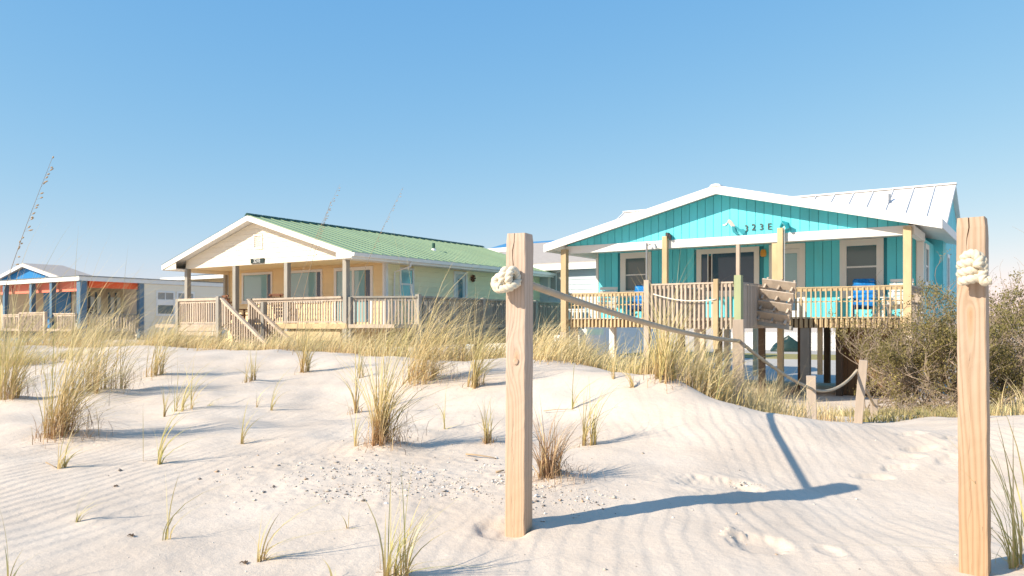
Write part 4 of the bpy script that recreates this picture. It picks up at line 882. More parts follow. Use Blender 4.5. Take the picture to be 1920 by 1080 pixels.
do = dk.build('satellite_dish', M['plastic_white'], smooth=True); do.location = COR_O + UR * -1.2 + UD * 10 + Vector((0, 0, 5.3)); do.rotation_euler = (R(-20), 0, -ANG + 1.2); tag(do, 'white satellite dish on a pole above the flat roof of the coral house', 'satellite dish')
back_house(YEL_O, 'house with blue metal roof peeking over the green roof', -9, -2.0, 30, 42, 7.1, 8.6, M['grey_siding'], M['blue_roof'], axis_='s', windows=[(-6, -4.5, 4.5, 6)])
back_house(TEAL_O, 'pale grey lap-sided house with shingle roof left of the turquoise house', -9.6, -2.6, 8.0, 18, 4.75, 6.2, M['grey_siding'], M['grey_roof'], axis_='s', windows=[(-5.55, -4.70, 3.30, 4.45), (-7.9, -6.9, 3.3, 4.45)], lap=.22, z0=1.9, side_windows=[(10, 11.2, 3.2, 4.4)])
back_house(TEAL_O, 'tall white house behind the shingle-roofed grey house', -18, -10.6, 20, 32, 6.9, 7.6, M['white'], M['white_roof'], hip=True, windows=[(-14.4, -13, 4.6, 6.1), (-12.4, -11.2, 4.6, 6.1)])
gp = empty('grey_house_deck', tw(0, 0, 0), -ANG); tag(gp, 'white railed deck on posts in front of the grey lap-sided house', 'deck')
box_obj('deck_floor', M['plastic_white'], gp, -9, -2.7, 6.4, 7.9, 1.55, 1.8)
railing(gp, (-9, 6.42), (-2.7, 6.42), 2.65, 1.8, .2, .05, m=M['plastic_white'], top=(.1, .06))
for s in (-8.5, -5.6, -3.0): box_obj('deck_post', M['plastic_white'], gp, s - .1, s + .1, 6.45, 6.65, -.1, 1.549)

# ------------------------------------------------------------------ rope posts and ropes
def sawn_post(name, loc, rz, side, z0, z1, m, label, crack=None, tilt=(0, 0), group='timber posts of the roped path'):
    rr = random.Random(int(abs(loc[0]) * 100)); h = side / 2; c = 0.008; nz = 44; ring = []
    base = [(-h + c, -h), None, (h - c, -h), (h - c * .3, -h + c * .3), (h, -h + c), (h, h - c), (h - c * .3, h - c * .3), (h - c, h), (-h + c, h), (-h + c * .3, h - c * .3), (-h, h - c), (-h, -h + c), (-h + c * .3, -h + c * .3)]
    mb = MB()
    for k in range(nz + 1):
        z = z0 + (z1 - z0) * k / nz; row = []
        for p in base:
            if p is None:
                cx, zt, zb = crack if crack else (0, 99, 98)
                f = 0.0
                if zb < z <= zt: f = min(1, (z - zb) / (zt - zb) * 1.6)
                wob = .004 * math.sin(z * 21) + .003 * math.sin(z * 47 + 1)
                w = .0004 + .0022 * f; row += [(cx + wob - w, -h), (cx + wob, -h + .0002 + .014 * f), (cx + wob + w, -h)]
            else: row.append(p)
        e = .0011
        sh = .004 if k == nz else 0
        ring.append([(x * (1 - sh / h) + rr.uniform(-e, e), y * (1 - sh / h) + rr.uniform(-e, e), z) for x, y in row])
    n = len(ring[0])
    for r_ in ring: mb.v += r_
    for k in range(nz):
        for i in range(n): mb.f.append((k * n + i, k * n + (i + 1) % n, (k + 1) * n + (i + 1) % n, (k + 1) * n + i))
    mb.f.append(tuple(nz * n + i for i in range(n))); mb.f.append(tuple(range(n - 1, -1, -1)))
    o = mb.build(name, m); o.location = (loc[0], loc[1], 0); o.rotation_euler = (tilt[0], tilt[1], rz); tag(o, label, 'post', group); return o
PL = (0.030, 4.0); PR = (2.025, 3.47)
pl = sawn_post('rope_post', PL, R(-23.4), 0.108, .62, 2.452, POST_L, 'pale square timber post with cream rope knot in the centre foreground', crack=(-.012, 2.46, 2.05), tilt=(0, R(.25)))
pr = sawn_post('rope_post', PR, R(-36.0), 0.112, .55, 2.462, POST_R, 'tan square timber post with cream rope knot at the right', crack=(-.012, 2.47, 2.26), tilt=(0, R(-.4)))
# loose knot in the wood of the left post
kb = MB(); n = 14
for j, (r, dpt) in enumerate(((.0155, .0), (.0145, .0035), (.008, .0045), (.002, .0042))):
    for i in range(n):
        a = 2 * math.pi * i / n; kb.v.append((.004 + r * math.cos(a) * (1 + .06 * math.sin(3 * a)), -.0542 - dpt, 1.815 + 1.15 * r * math.sin(a)))
for j in range(3):
    for i in range(n): kb.f.append((j * n + i, j * n + (i + 1) % n, (j + 1) * n + (i + 1) % n, (j + 1) * n + i))
kb.f.append(tuple(3 * n + i for i in range(n)))
kb.build('wood_knot', POST_L, pl, smooth=True)
def old_post(loc, side, z1, label, rz=0.3, tilt=(0, 0), rnd=False):
    z0 = gz(*loc) - .3; mb = MB(); rr = random.Random(int(loc[0] * 77)); n = 12 if rnd else 8; h = side / 2; L = 14
    sec = [(h * math.cos(2 * math.pi * i / n), h * math.sin(2 * math.pi * i / n)) for i in range(n)] if rnd else [(-h * .9, -h), (h * .9, -h), (h, -h * .9), (h, h * .9), (h * .9, h), (-h * .9, h), (-h, h * .9), (-h, -h * .9)]
    for k in range(L + 1):
        z = (z1 - z0) * k / L
        for x, y in sec: mb.v.append((x * (1 + rr.uniform(-.03, .03)), y * (1 + rr.uniform(-.03, .03)), z + (rr.uniform(-.006, .006) if k == L else 0)))
    for k in range(L):
        for i in range(n): mb.f.append((k * n + i, k * n + (i + 1) % n, (k + 1) * n + (i + 1) % n, (k + 1) * n + i))
    mb.f.append(tuple(L * n + i for i in range(n))); mb.f.append(tuple(range(n - 1, -1, -1)))
    o = mb.build('rope_post', M['weathered']); o.location = (loc[0], loc[1], z0); o.rotation_euler = (tilt[0], tilt[1], rz); tag(o, label, 'post', 'timber posts of the roped path'); return o
P2, P3, P4, P5, P6 = (2.39, 8.4), (3.96, 10.5), (4.97, 11.5), (6.05, 13.3), (4.68, 8.0)
old_post(P2, .115, CAM_Z + (HOR - 600) / FPX * 8.4, 'weathered post below the green deck post, where the foreground rope ends', -.35)
old_post(P3, .115, CAM_Z + (HOR - 705) / FPX * 10.5, 'short weathered post standing in the straw grass, first of the three low ones', -.3, (0, R(-1)))
old_post(P4, .115, CAM_Z + (HOR - 675) / FPX * 11.5, 'leaning weathered post beside the brush, tallest of the three low ones', -.4, (0, R(4.5)))
old_post(P5, .10, CAM_Z + (HOR - 748) / FPX * 13.3, 'small stubby post in front of the brush, lowest of the three', -.2, (0, R(-1)))
old_post(P6, .11, 1.95, 'weathered post hidden behind the tan post at the right', -.4)

def rope_tube(mb, pts, r, pitch=0.085, n=18, cap=True, seg=.012):
    """laid three-strand rope along a path"""
    P = [Vector(p) for p in pts]; out = [P[0]]
    for a, b in zip(P, P[1:]):
        k = max(1, int((b - a).length / seg)); out += [a.lerp(b, i / k) for i in range(1, k + 1)]
    u = None; o = len(mb.v); acc = 0; last = out[0]
    for i, p in enumerate(out):
        acc += (p - last).length; last = p
        t = (out[min(i + 1, len(out) - 1)] - out[max(i - 1, 0)]).normalized()
        if u is None: u = t.orthogonal().normalized()
        u = (u - t * u.dot(t)).normalized(); w = t.cross(u); tw_ = 2 * math.pi * acc / pitch
        for k in range(n):
            a = 2 * math.pi * k / n; rr = r * (0.76 + 0.32 * abs(math.cos(1.5 * (a - tw_))) ** .8)
            mb.v.append(tuple(p + (u * math.cos(a) + w * math.sin(a)) * rr))
    for i in range(len(out) - 1):
        for k in range(n): mb.f.append((o + i * n + k, o + i * n + (k + 1) % n, o + (i + 1) * n + (k + 1) % n, o + (i + 1) * n + k))
    if cap:
        mb.f.append(tuple(o + k for k in range(n - 1, -1, -1))); e = o + (len(out) - 1) * n; mb.f.append(tuple(e + k for k in range(n)))
def hang(p, q, sag, n=24):
    p, q = Vector(p), Vector(q); return [p.lerp(q, i / n) - Vector((0, 0, 4 * sag * (i / n) * (1 - i / n))) for i in range(n + 1)]
def smooth_path(ctrl, n=10):
    C = [Vector(c) for c in ctrl]; C = [C[0]] + C + [C[-1]]; out = []
    for i in range(1, len(C) - 2):
        p0, p1, p2, p3 = C[i - 1:i + 3]
        for k in range(n):
            t = k / n; out.append(.5 * ((2 * p1) + (p2 - p0) * t + (2 * p0 - 5 * p1 + 4 * p2 - p3) * t * t + (3 * p1 - p0 - 3 * p2 + p3) * t ** 3))
    return out + [C[-2]]
def knot(parent, m, centre, spec, r=.0195, post_rz=0.0, label=None):
    """stopper knot bearing on the front face of the post; spec = strand paths in face space (x right, y into the post, z up)"""
    mz = Matrix.Rotation(post_rz, 3, 'Z'); mb = MB()
    for ctrl in spec: rope_tube(mb, [mz @ p + Vector(centre) for p in smooth_path(ctrl, 9)], r, .062, 18, seg=.007)
    o = mb.build('knot', m, parent, smooth=True)
    if label: o['label'] = label
    return o
def coil(ax, rad, turns, pitch, a0=0.0, n=10, flat=.85):
    """control points of a helix round axis ax ('x' or 'z') lying in front of the face"""
    out = []
    for i in range(int(turns * n) + 1):
        a = a0 + 2 * math.pi * i / n; t = (i / (turns * n) - .5) * turns * pitch; c, q = rad * math.cos(a), rad * math.sin(a)
        out.append((t, -c * flat, q) if ax == 'x' else (q, -c * flat, t))
    return out
def face_pt(P, rz, side, x, z, off): return Vector((P[0], P[1], z)) + Matrix.Rotation(rz, 3, 'Z') @ Vector((x, -side / 2 - off, 0))
# left rope
mb = MB(); ZL = 2.214
A_ = Vector((PL[0], PL[1], ZL)) + Matrix.Rotation(R(-23.4), 3, 'Z') @ Vector((-.010, -.05, 0)); B_ = Vector((PL[0] + .045, PL[1] + .06, ZL - .006)); C_ = Vector((P2[0], P2[1] - .04, CAM_Z - .175))
rope_tube(mb, [A_, B_] + hang(B_, C_, .055)[1:], .0185, .09)
r1 = mb.build('path_rope', M['rope_old'], smooth=True); tag(r1, 'thick tan rope running from the centre post back to the weathered post', 'rope', 'ropes of the roped path')
knot(r1, M['rope'], face_pt(PL, R(-23.4), .108, -.012, ZL + .016, .044),
     [coil('x', .036, 2.3, .036, a0=2.2) + [(.040, -.004, -.034), (.022, -.030, -.052), (-.012, -.042, -.058), (-.044, -.034, -.056), (-.056, -.022, -.040)],
      [(.012, .055, -.012), (.004, .02, -.006), (-.036, -.012, .004), (-.058, -.022, -.014), (-.052, -.036, -.040), (-.020, -.046, -.046)]], post_rz=R(-23.4), label='cream overhand knot against the centre post')
# right rope
mb = MB(); ZR_ = 2.228
A_ = Vector((PR[0], PR[1], ZR_)) + Matrix.Rotation(R(-36), 3, 'Z') @ Vector((0, -.05, 0)); B_ = Vector((PR[0] + .05, PR[1] + .07, ZR_ - .004)); C_ = Vector((P6[0], P6[1] - .05, 1.80))
rope_tube(mb, [A_, B_] + hang(B_, C_, .03)[1:], .0185, .09)
r2 = mb.build('path_rope', M['rope'], smooth=True); tag(r2, 'cream rope knotted at the front of the tan right-hand post', 'rope', 'ropes of the roped path')
knot(r2, M['rope'], face_pt(PR, R(-36), .112, -.014, ZR_ + .004, .046),
     [coil('z', .034, 2.7, .036, a0=-1.2) + [(.020, -.026, .064), (.044, -.022, .040), (.050, -.024, .0), (.046, -.028, -.034), (.056, -.026, -.052), (.074, -.018, -.046)],
      [(.0, .055, .0), (.0, .02, .01), (-.020, -.012, .050), (.012, -.034, .066), (.036, -.040, .040), (.030, -.050, .006)]], post_rz=R(-36), label='cream overhand knot with frayed tail against the right post')
# far ropes
zz = lambda P, py: CAM_Z + (HOR - py) / FPX * P[1]
mb = MB(); rope_tube(mb, hang((P2[0], P2[1], zz(P2, 638)), (P3[0], P3[1] - .03, zz(P3, 730)), .05) + hang((P3[0], P3[1] - .03, zz(P3, 730)), (P4[0], P4[1] - .03, zz(P4, 694)), .12)[1:] + hang((P4[0], P4[1] - .03, zz(P4, 694)), (P5[0], P5[1], zz(P5, 760)), .02)[1:], .019, .09, 12, seg=.03)
tag(mb.build('path_rope', M['rope_old'], smooth=True), 'sagging tan rope strung between the three low posts', 'rope', 'ropes of the roped path')

# ------------------------------------------------------------------ grass
STRAW = np.array((0.66, 0.50, 0.23)); PALE = np.array((0.76, 0.63, 0.38)); GREEN = np.array((0.32, 0.34, 0.09)); LIME = np.array((0.53, 0.50, 0.17)); RUST = np.array((0.46, 0.21, 0.08)); DEAD = np.array((0.46, 0.31, 0.19)); TANGLE = np.array((0.36, 0.29, 0.24))
def blades(bx, by, bz, L, lean_x, lean_y, curl, width, straw, dead, rng, seg=6, droop=.25):
    """curved tapering blades as vertex arrays; lean = sideways reach of the tip as a share of the length"""
    n = len(bx); t = np.linspace(0, 1, seg)[None, :]
    a = rng.random(n) * 2 * np.pi; wx, wy = np.cos(a), np.sin(a)
    s = t ** (1.6 + 1.4 * curl[:, None])
    X = bx[:, None] + L[:, None] * lean_x[:, None] * s; Y = by[:, None] + L[:, None] * lean_y[:, None] * s
    reach = np.sqrt(lean_x ** 2 + lean_y ** 2)[:, None]
    hgt = np.sqrt(np.clip(1 - .55 * np.clip(reach, 0, 1.2) ** 2, .12, 1))
    Z = bz[:, None] + L[:, None] * (hgt * t - droop * np.clip(reach, 0, 1.3) * t ** 3.2)
    wt = width[:, None] * (1 - t ** 1.6 * .94) * .5
    # slight fold: three vertices would be heavier, so the strip twists a little along its length
    tw2 = a[:, None] + (rng.random(n)[:, None] - .5) * 2.0 * t
    cx, cy = np.cos(tw2), np.sin(tw2)
    Va = np.stack([X - cx * wt, Y - cy * wt, Z], 2); Vb = np.stack([X + cx * wt, Y + cy * wt, Z], 2)
    V = np.stack([Va, Vb], 2).reshape(-1, 3)
    st = np.clip(straw + .20 + rng.normal(0, .28, n), 0, 1)[:, None, None]; lime = rng.random(n)[:, None, None]
    body = (GREEN * (1 - lime) + LIME * lime) * (1 - st) + (STRAW * (1 - lime) + PALE * lime) * st
    tip = PALE * .9
    tt = t[:, :, None]; c = body * (1 - .55 * tt ** 2) + tip * .55 * tt ** 2
    dd = np.clip(dead + rng.normal(0, .25, n), 0, 1)[:, None, None] * np.clip(1 - tt * 2.6, 0, 1); c = c * (1 - dd) + (RUST * .6 + DEAD * .4) * dd
    isd = (rng.random(n) < np.clip(straw - .85, 0, .8))[:, None, None]; c = np.where(isd, DEAD * (.7 + .6 * lime) + 0 * tt, c)
    c = c * (0.82 + .36 * rng.random(n))[:, None, None]
    C = np.repeat(c, 2, axis=1).reshape(-1, 3)
    b0 = (np.arange(n) * seg * 2)[:, None] + (np.arange(seg - 1) * 2)[None, :]; b0 = b0.ravel()
    return V, np.stack([b0, b0 + 1, b0 + 3, b0 + 2], 1), C
def grass_obj(name, parts, parent=None):
    V, F, C = [], [], []; o = 0
    for v, f, c in parts: V.append(v); F.append(f + o); C.append(c); o += len(v)
    me = array_mesh(name, np.concatenate(V), np.concatenate(F), np.concatenate(C)); me.materials.append(GRASS); o = place(name, me, parent)
    if parent: o['kind'] = 'stuff'
    return o

for i, (px, py, hp_, nb, sp_, lean, straw, dead, lab) in enumerate(TUFTS):
    x, y = TPOS[i]; sc = y / FPX; rng = np.random.default_rng(100 + i)
    h = hp_ * sc; s = sp_ * sc * .36; n = int(nb * (.85 if nb < 120 else .62))
    root = empty('grass_tuft', (x, y, gz(x, y))); tag(root, lab, 'grass tuft', G_T)
    # shoots: blades rise in bunches
    ns = max(1, int(n / 9)); shx = rng.normal(0, s * .55, ns); shy = rng.normal(0, s * .5, ns); k = rng.integers(0, ns, n)
    bx = shx[k] + rng.normal(0, .006, n); by = shy[k] + rng.normal(0, .006, n); bz = ground(x + bx, y + by) - gz(x, y) - .012
    L = h * np.clip(rng.normal(.95, .34, n), .2, 1.6) / (.90 if abs(lean) < .4 else .76)
    sl = rng.normal(0, .16, ns)[k]
    lx = lean + sl + rng.normal(0, .26 if n < 60 else .30, n) + bx / max(s, .02) * .16; ly = .16 + rng.normal(0, .26, n) + by / max(s, .02) * .1
    out = rng.random(n) < .22; lx = np.where(out, lx + rng.normal(.25, .7, n), lx); L = np.where(out, L * .8, L)
    P = blades(bx, by, bz, L, lx, ly, rng.random(n) * .7, rng.uniform(.004, .0105, n) * (1.0 if n < 120 else .85), straw, dead, rng, 7)
    grass_obj('blades', [P], root)
    if n >= 100:                                                  # grey dead tangle caught on the lee side
        m = int(n * .55); q = rng.normal(0, 1, (m, 2)) * (s * .8 + .03) + np.array([s * .9 + .06, .03]); zz_ = np.abs(rng.normal(0, .22 * h, m)) * .6
        P = blades(q[:, 0], q[:, 1], ground(x + q[:, 0], y + q[:, 1]) - gz(x, y) - .01 + zz_, h * rng.uniform(.15, .42, m), rng.normal(.35, .75, m), rng.normal(0, .7, m), rng.random(m), rng.uniform(.002, .0045, m), 1.0, .5, rng, 5, .55)
        P[2][:] = np.repeat(TANGLE[None] * rng.uniform(.7, 1.35, m)[:, None], 10, 0); grass_obj('dead_tangle', [P], root)
    if n >= 26:                                                   # dry litter round the foot
        m = int(n * (.9 if dead > .6 else .35)); q = rng.normal(0, s * .75 + .02, (m, 2)); gzv = ground(x + q[:, 0], y + q[:, 1]) - gz(x, y) - .004
        P = blades(q[:, 0], q[:, 1], gzv, h * rng.uniform(.12, .42, m), rng.normal(.25, .7, m), rng.normal(0, .6, m), rng.random(m), rng.uniform(.003, .006, m), 1.5, dead, rng, 5, .5)
        grass_obj('dry_litter', [P], root)

def grass_mass(name, label, zones, seed):
    """a continuous stand of dune grass nobody could count"""
    rng = np.random.default_rng(seed); parts = []
    for (poly, n, h, lean, straw, dead, clump) in zones:
        (x0, x1, y0, y1) = poly; bx = rng.uniform(x0, x1, n * 5); by = rng.uniform(y0, y1, n * 5)
        q = x0 + (bx - x0); px_ = 960 + FPX * bx / by
        dn = vnoise(bx * 1.25 + seed, by * 1.25) * 1.0 + vnoise(bx * 3.3, by * 3.3 + seed) * .7
        keep = dn > clump; bx, by = bx[keep][:n], by[keep][:n]; m = len(bx)
        # bunch the shoots
        g = rng.normal(0, .05, (m, 2)); bx = np.round(bx / .11) * .11 + g[:, 0]; by = np.round(by / .11) * .11 + g[:, 1]
        bz = ground(bx, by) - .015; hv = h * np.clip(.95 + 1.5 * vnoise(bx * .75, by * .75 + 7) + .5 * vnoise(bx * 2.6, by * 2.6), .35, 1.75)
        L = hv * np.clip(rng.normal(1.05, .28, m), .25, 1.7)
        parts.append(blades(bx, by, bz, L, lean + rng.normal(0, .30, m), .2 + rng.normal(0, .3, m), rng.random(m) * .8, rng.uniform(.006, .013, m), straw + .35 * vnoise(bx * .7 + 3, by * .7), dead, rng, 6, .28))
    o = grass_obj(name, parts); tag(o, label, kind='stuff'); return o
grass_mass('dune_grass', 'dense straw and green dune grass along the crest at left', [
    ((-11.5, -6.4, 10.8, 15.0), 3600, .54, .78, .72, .4, .04), ((-6.6, -4.6, 12.9, 15.0), 900, .40, .75, .7, .4, .0), ((-8.5, -5.6, 9.8, 11.8), 500, .48, .7, .6, .4, .2),
    ((-4.9, -0.2, 12.1, 16.0), 4300, .58, .80, .75, .4, -.02), ((-2.2, .4, 10.9, 12.4), 900, .56, .72, .55, .3, .1), ((-16, -3, 16.0, 22.0), 4200, .5, .5, .8, .4, -.05)], 5)
grass_mass('dune_grass', 'tall straw grass on the crest between the two posts', [
    ((.25, 2.0, 8.9, 12.5), 2800, .60, .6, .72, .35, -.06), ((1.25, 2.05, 7.7, 9.4), 1300, .60, .45, .62, .35, -.08), ((-.2, .9, 10.1, 12), 500, .46, .6, .7, .3, .0), ((-1, 3, 12.5, 17), 2000, .52, .45, .8, .4, -.05)], 6)
grass_mass('straw_grass', 'yellow dry grass in the hollow behind the dune lip', [
    ((1.9, 2.85, 7.7, 9.6), 1300, .36, .25, .92, .5, -.1), ((2.2, 3.25, 9.6, 12.0), 1100, .42, .2, .92, .5, -.1), ((3.4, 5.2, 11.9, 14.0), 900, .34, .2, .95, .5, -.05), ((5.0, 6.9, 7.6, 9.4), 420, .55, .2, .7, .3, .08)], 7)
grass_mass('dune_grass', 'scattered yard grass around the house pilings', [((-14, 2, 21.5, 30), 3200, .5, .5, .85, .4, 0), ((-26, -12, 24, 36), 2200, .6, .5, .85, .4, 0), ((.5, 4.3, 13.5, 18), 2600, .55, .3, .95, .5, -.05)], 8)

def sea_oat(base, tip, bend, label, seed, heads=16, r=.0028):
    rng = random.Random(seed); b = Vector(base); t = Vector(tip); root = empty('sea_oat_stalk', b); tag(root, label, 'sea oat', 'tall sea oat stalks')
    pts = []
    for i in range(15):
        a = i / 14; p = (t - b) * a; p += Vector((-bend * math.sin(a * math.pi) * .5, 0, bend * .35 * math.sin(a * math.pi))); pts.append(p)
    MB().tube(pts, [r * (1 - .7 * i / 14) for i in range(15)], 5).build('stem', M['driftwood'], root)
    mb = MB()
    for k in range(heads):
        a = .62 + .38 * (k / heads) + rng.uniform(-.01, .01); i = min(13, int(a * 14)); p = pts[i].lerp(pts[i + 1], a * 14 - i)
        d = Vector((.8 + rng.uniform(-.4, .5), rng.uniform(-.5, .5), .55 + rng.uniform(-.5, .4))).normalized(); q = p + d * rng.uniform(.012, .03); l = rng.uniform(.020, .036)
        mb.tube([p, q], .0007, 3)
        u = d.orthogonal().normalized()
        mb.tube([q, q + d * l * .35, q + d * l * .7, q + d * l], [.0015, .006, .0055, .0008], 5)
    mb.build('seed_head', M['driftwood'], root)['kind'] = 'stuff'; return root
def zat(px, py, y): return Vector(((px - 960) / FPX * y, y, CAM_Z + (HOR - py) / FPX * y))
def oat_at(px0, py0, px1, py1, y, bend, label, seed, **kw):
    b = zat(px0, py0, y); b.z = gz(b.x, b.y) - .02; sea_oat(b, zat(px1, py1, y + .25), bend, label, seed, **kw)
oat_at(-70, 700, 99, 294, 5.6, .10, 'tall sea oat stalk with drooping seed head at the left edge against the sky', 1, heads=22, r=.0036)
oat_at(520, 640, 637, 346, 11.6, .12, 'faint sea oat stalk crossing the yellow gable, left of the pair', 2, r=.004)
oat_at(548, 650, 620, 378, 11.4, .10, 'sea oat stalk with dark seeds crossing the green roof edge', 3, r=.005)
oat_at(632, 620, 756, 351, 12.0, .14, 'slender sea oat stalk leaning over the green roof', 4, r=.0045)

# ------------------------------------------------------------------ shells, twigs
def shell_scatter():
    rng = np.random.default_rng(9); V, F, C = [], [], []; o = 0
    zones = [(-.80, 4.85, .95, .50, 1500), (-.55, 4.7, .6, .3, 700), (.22, 4.55, .40, .40, 800), (.10, 4.9, .25, .35, 300), (-1.0, 4.95, 1.3, .8, 450), (0, 5, 3.2, 1.9, 420), (1.1, 3.98, .08, .06, 25), (1.42, 4.95, .14, .04, 60)]
    oct_f = np.array([(0, 2, 4), (2, 1, 4), (1, 3, 4), (3, 0, 4), (2, 0, 5), (1, 2, 5), (3, 1, 5), (0, 3, 5)])
    pal = np.array([(.72, .68, .62), (.62, .56, .48), (.42, .38, .34), (.22, .19, .17), (.50, .36, .25), (.78, .74, .70)])
    for cx, cy, rx, ry, n in zones:
        a = rng.random(n) * 2 * np.pi; r = np.sqrt(rng.random(n)) * (1 + .25 * rng.normal(0, .5, n)); x = cx + rx * r * np.cos(a); y = cy + ry * r * np.sin(a)
        k = vnoise(x * 4, y * 4 + 3) + .5 * vnoise(x * 11, y * 11) > -.08; x, y = x[k], y[k]; z = ground(x, y)
        sz = np.clip(rng.lognormal(-5.55, .62, len(x)), .0018, .022)
        for i in range(len(x)):
            q = rng.random() * np.pi; c, s = np.cos(q), np.sin(q); e = sz[i] * rng.uniform(.5, 1.3, 6); fl = rng.uniform(.25, .7)
            v = np.array([(-e[0], 0, 0), (e[1], 0, 0), (0, -e[2], 0), (0, e[3], 0), (0, 0, e[4] * fl), (0, 0, -e[5] * fl)])
            v[:, :2] = v[:, :2] @ np.array([[c, s], [-s, c]]); v[:, 2] += v[:, 0] * rng.uniform(-.5, .5)
            V.append(v + (x[i], y[i], z[i] + sz[i] * .18)); F.append(oct_f + o); o += 6
            C.append(np.repeat((pal[rng.choice(6, p=(.22, .22, .20, .14, .10, .12))] * rng.uniform(.8, 1.1))[None], 6, 0))
    me = array_mesh('shell_fragments', np.concatenate(V), np.concatenate(F), np.concatenate(C)); me.materials.append(SHELL)
    tag(place('shell_fragments', me), 'crushed shell and pebbles strewn over the sand beside the centre post', kind='stuff')
shell_scatter()
def seashell(px, py, r, m, label, rz):
    x, y = at(px, py); mb = MB(); nr, nc = 6, 11
    for j in range(nr):
        a = j / (nr - 1)
        for i in range(nc):
            t = (i / (nc - 1) - .5) * 2.5; rad = r * a * (1 + .04 * math.cos(i * math.pi)); mb.v.append((rad * math.sin(t), -rad * math.cos(t) + r * .5, r * .55 * math.sin(math.pi * min(1, .18 + a * .85)) * math.cos(t * .62) - r * .12))
    for j in range(nr - 1):
        for i in range(nc - 1): mb.f.append((j * nc + i, j * nc + i + 1, (j + 1) * nc + i + 1, (j + 1) * nc + i))
    o = mb.build('seashell', m, smooth=True); o.location = (x, y, gz(x, y)); o.rotation_euler = (0, 0, rz); tag(o, label, 'seashell', 'larger shells on the sand')
    s = o.modifiers.new('thick', 'SOLIDIFY'); s.thickness = .002
seashell(786, 884, .024, mat('grey_shell', (.42, .44, .48), .5), 'large blue-grey shell on the shell patch', .4)
seashell(752, 893, .014, mat('dark_shell', (.16, .14, .12), .5), 'small dark shell left of the blue-grey shell', 1.2)
seashell(632, 884, .014, mat('dark_shell', (.16, .14, .12), .5), 'dark shell at the left side of the shell patch', 2.2)
seashell(724, 946, .018, mat('white_shell', (.74, .71, .67), .5), 'whitish shell at the lower edge of the shell patch', .2)
seashell(1018, 975, .020, mat('white_shell', (.74, .71, .67), .5), 'whitish shell right beside the foot of the centre post', 2.8)
def twig(px, py, pts, r, label):
    x, y = at(px, py); z = gz(x, y); mb = MB(); mb.tube([(a, b, c + gz(x + a, y + b) - z) for a, b, c in pts], [r * (1 - .5 * i / (len(pts) - 1)) for i in range(len(pts))], 6)
    o = mb.build('driftwood_twig', M['driftwood'], smooth=True); o.location = (x, y, z); tag(o, label, 'twig', 'bits of driftwood')
twig(900, 852, [(-.10, .08, .012), (-.03, .04, .02), (.05, .0, .012), (.11, -.03, .008)], .007, 'bent driftwood twig left of the centre post')
twig(936, 888, [(-.02, .01, .006), (.03, .03, .014)], .008, 'short dark twig touching the centre post from the left')
twig(94, 876, [(-.05, .04, .03), (.0, .02, .012), (.05, -.02, .006)], .005, 'thin twig beside the small upright tuft at left')
twig(1065, 770, [(-.2, .1, .02), (-.1, .06, .03), (.05, .0, .02)], .004, 'thin dry stem lying on the slope right of the centre post')
for k, (px, py) in enumerate(((248, 1003), (459, 1050), (214, 910))):
    x, y = at(px, py); mb = MB(); rr = random.Random(k)
    for j in range(5):
        a = rr.uniform(0, 6.28); mb.tube([(0, 0, .004), (.014 * math.cos(a), .010 * math.sin(a), .010), (.024 * math.cos(a + .4), .02 * math.sin(a + .4), .004)], [.004, .003, .001], 5)
    o = mb.build('seaweed_scrap', M['pile']); o.location = (x, y, gz(x, y)); tag(o, ('dark seaweed scrap on the ripples right of the two long stalks\' left side', 'dark seaweed scrap near the reddish-footed sprout', 'faint dark scrap between the green sprouts at left')[k], 'seaweed')

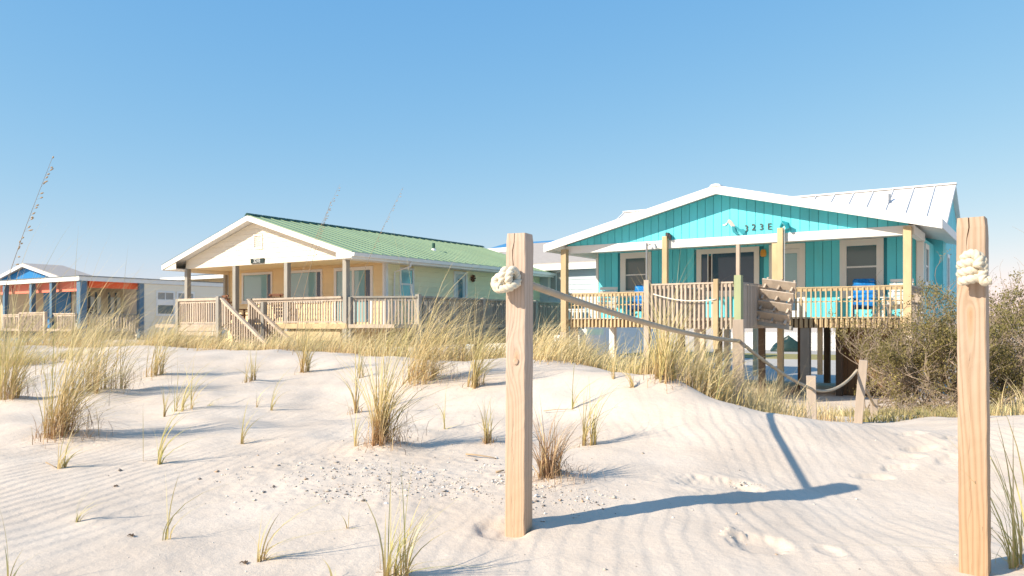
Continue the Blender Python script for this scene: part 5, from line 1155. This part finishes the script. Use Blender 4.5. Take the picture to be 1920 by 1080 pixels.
# ------------------------------------------------------------------ brush at the right
def shrub(px, py, y, height, radius, label, seed, leafy=.6, upright=.5, nst=16, leaf_col=((.20, .16, .06), (.34, .27, .11)), twig_len=1.0, lo=.15):
    rng = random.Random(seed); nr = np.random.default_rng(seed); x = (px - 960) / FPX * y; root = empty('shrub', (x, y, gz(x, y))); tag(root, label, 'shrub', 'brush beside the turquoise house')
    mb = MB(); tips = []
    def grow(p, d, L, r, lev):
        pts = [p]; k = 5; dd = d.copy(); q = p.copy()
        for i in range(k):
            dd = (dd + Vector((rng.uniform(-.35, .35) + .05, rng.uniform(-.35, .35), rng.uniform(-.22, .30)))).normalized(); q = q + dd * (L / k)
            if q.z < .02: q.z = .03
            pts.append(q.copy())
        mb.tube(pts, [max(.0022, r * (1 - .75 * i / k)) for i in range(k + 1)], 4 if lev > 0 else 5, caps=False)
        if lev >= 1: tips.extend(pts[2:])
        if lev < 3:
            for j in range(rng.randint(3, 4) if lev < 2 else 3):
                b = pts[rng.randint(1, k)]; nd = (dd + Vector((rng.uniform(-1, 1), rng.uniform(-1, 1), rng.uniform(-.3, .7)))).normalized(); grow(b, nd, L * rng.uniform(.42, .72), r * .52, lev + 1)
    for i in range(nst):
        a = rng.uniform(0, 6.28); rr = radius * math.sqrt(rng.random()) * .75; sp = (1 - upright)
        d = Vector((math.cos(a) * (sp + .2), math.sin(a) * (sp + .2), .35 + upright)).normalized()
        grow(Vector((rr * math.cos(a), rr * math.sin(a), -.05)), d, height * rng.uniform(.45, .72) * twig_len, .016 * height ** .5, 0)
    mb.build('branches', M['twig'], root, recalc=False)['kind'] = 'stuff'
    if leafy > 0:
        T = np.array([tuple(t) for t in tips]); nl = int(len(T) * leafy * 2.0); T = T[nr.integers(0, len(T), nl)] if len(T) else T
        dens = vnoise(T[:, 0] * 1.8 + seed, T[:, 2] * 1.8 + T[:, 1]); keep = (dens > -.02 - .28 * leafy) & (T[:, 2] > lo); T = T[keep]
        kk = 8; B = np.repeat(T, kk, 0) + nr.normal(0, .05, (len(T) * kk, 3)); n = len(B)
        d = nr.normal(0, 1, (n, 3)); d[:, 2] += .9; d /= np.linalg.norm(d, axis=1)[:, None]; s = np.cross(d, nr.normal(0, 1, (n, 3))); s /= np.linalg.norm(s, axis=1)[:, None]
        l = nr.uniform(.025, .06, n)[:, None]; w = l * nr.uniform(.16, .3, n)[:, None]
        V = np.stack([B, B + d * l * .5 - s * w, B + d * l, B + d * l * .5 + s * w], 1).reshape(-1, 3); F = np.arange(n * 4).reshape(-1, 4)
        f = nr.random(n)[:, None]; c = np.array(leaf_col[0]) * (1 - f) + np.array(leaf_col[1]) * f; c = c * nr.uniform(.75, 1.25, n)[:, None]
        me = array_mesh('foliage', V, F, np.repeat(c, 4, 0)); me.materials.append(LEAF); place('foliage', me, root)['kind'] = 'stuff'
    return root
shrub(1622, 765, 16.0, 1.2, .4, 'low dead grey shrub with bare tangled twigs left of the brush', 21, leafy=.03, upright=.2, nst=6)
shrub(1690, 765, 16.0, 2.0, .5, 'olive shrub spreading below the white deck chair', 22, leafy=.24, upright=.4, nst=11, leaf_col=((.25, .21, .07), (.44, .36, .14)))
shrub(1750, 765, 16.0, 2.5, .7, 'half-bare olive shrub around the corner post of the turquoise porch', 23, leafy=.20, upright=.45, nst=21)
shrub(1772, 700, 17.5, 3.0, .5, 'tall bare twiggy shrub against the side wall of the turquoise house', 24, leafy=.015, upright=.85, nst=11, twig_len=1.1)
shrub(1830, 760, 15.0, 2.2, .7, 'dense dark shrub right behind the tan post', 25, leafy=.42, upright=.4, nst=20, leaf_col=((.16, .14, .05), (.30, .25, .10)))
shrub(1900, 740, 14.5, 2.25, .8, 'dense dark green shrub at the right edge', 26, leafy=.5, upright=.45, nst=22, leaf_col=((.15, .14, .05), (.29, .25, .09)))
shrub(1970, 720, 17.0, 3.1, 1.0, 'tall shrub with bare grey crown cut by the right edge', 27, leafy=.10, upright=.7, nst=16)
shrub(1880, 700, 18.5, 3.1, .9, 'bare-crowned grey shrub behind the tan post', 28, leafy=.08, upright=.75, nst=16)
shrub(1735, 772, 13.6, .6, .6, 'low dead brush with fallen twigs in front of the olive shrub', 29, leafy=.03, upright=.05, nst=10)
def ground_cover():
    rng = np.random.default_rng(31); n = 9000; bx = rng.uniform(5.2, 10.0, n); by = rng.uniform(11.6, 15.5, n); k = vnoise(bx * 1.6, by * 1.6) > -.1; bx, by = bx[k], by[k]; n = len(bx)
    P = blades(bx, by, ground(bx, by) - .01, rng.uniform(.06, .22, n), rng.normal(0, .7, n), rng.normal(0, .7, n), rng.random(n), rng.uniform(.01, .022, n), .15, .3, rng, 5)
    P[2][:] = P[2] * np.array((.75, .72, .75)); o = grass_obj('ground_cover', [P]); tag(o, 'low green creeping plants at the foot of the brush', kind='stuff')
ground_cover()
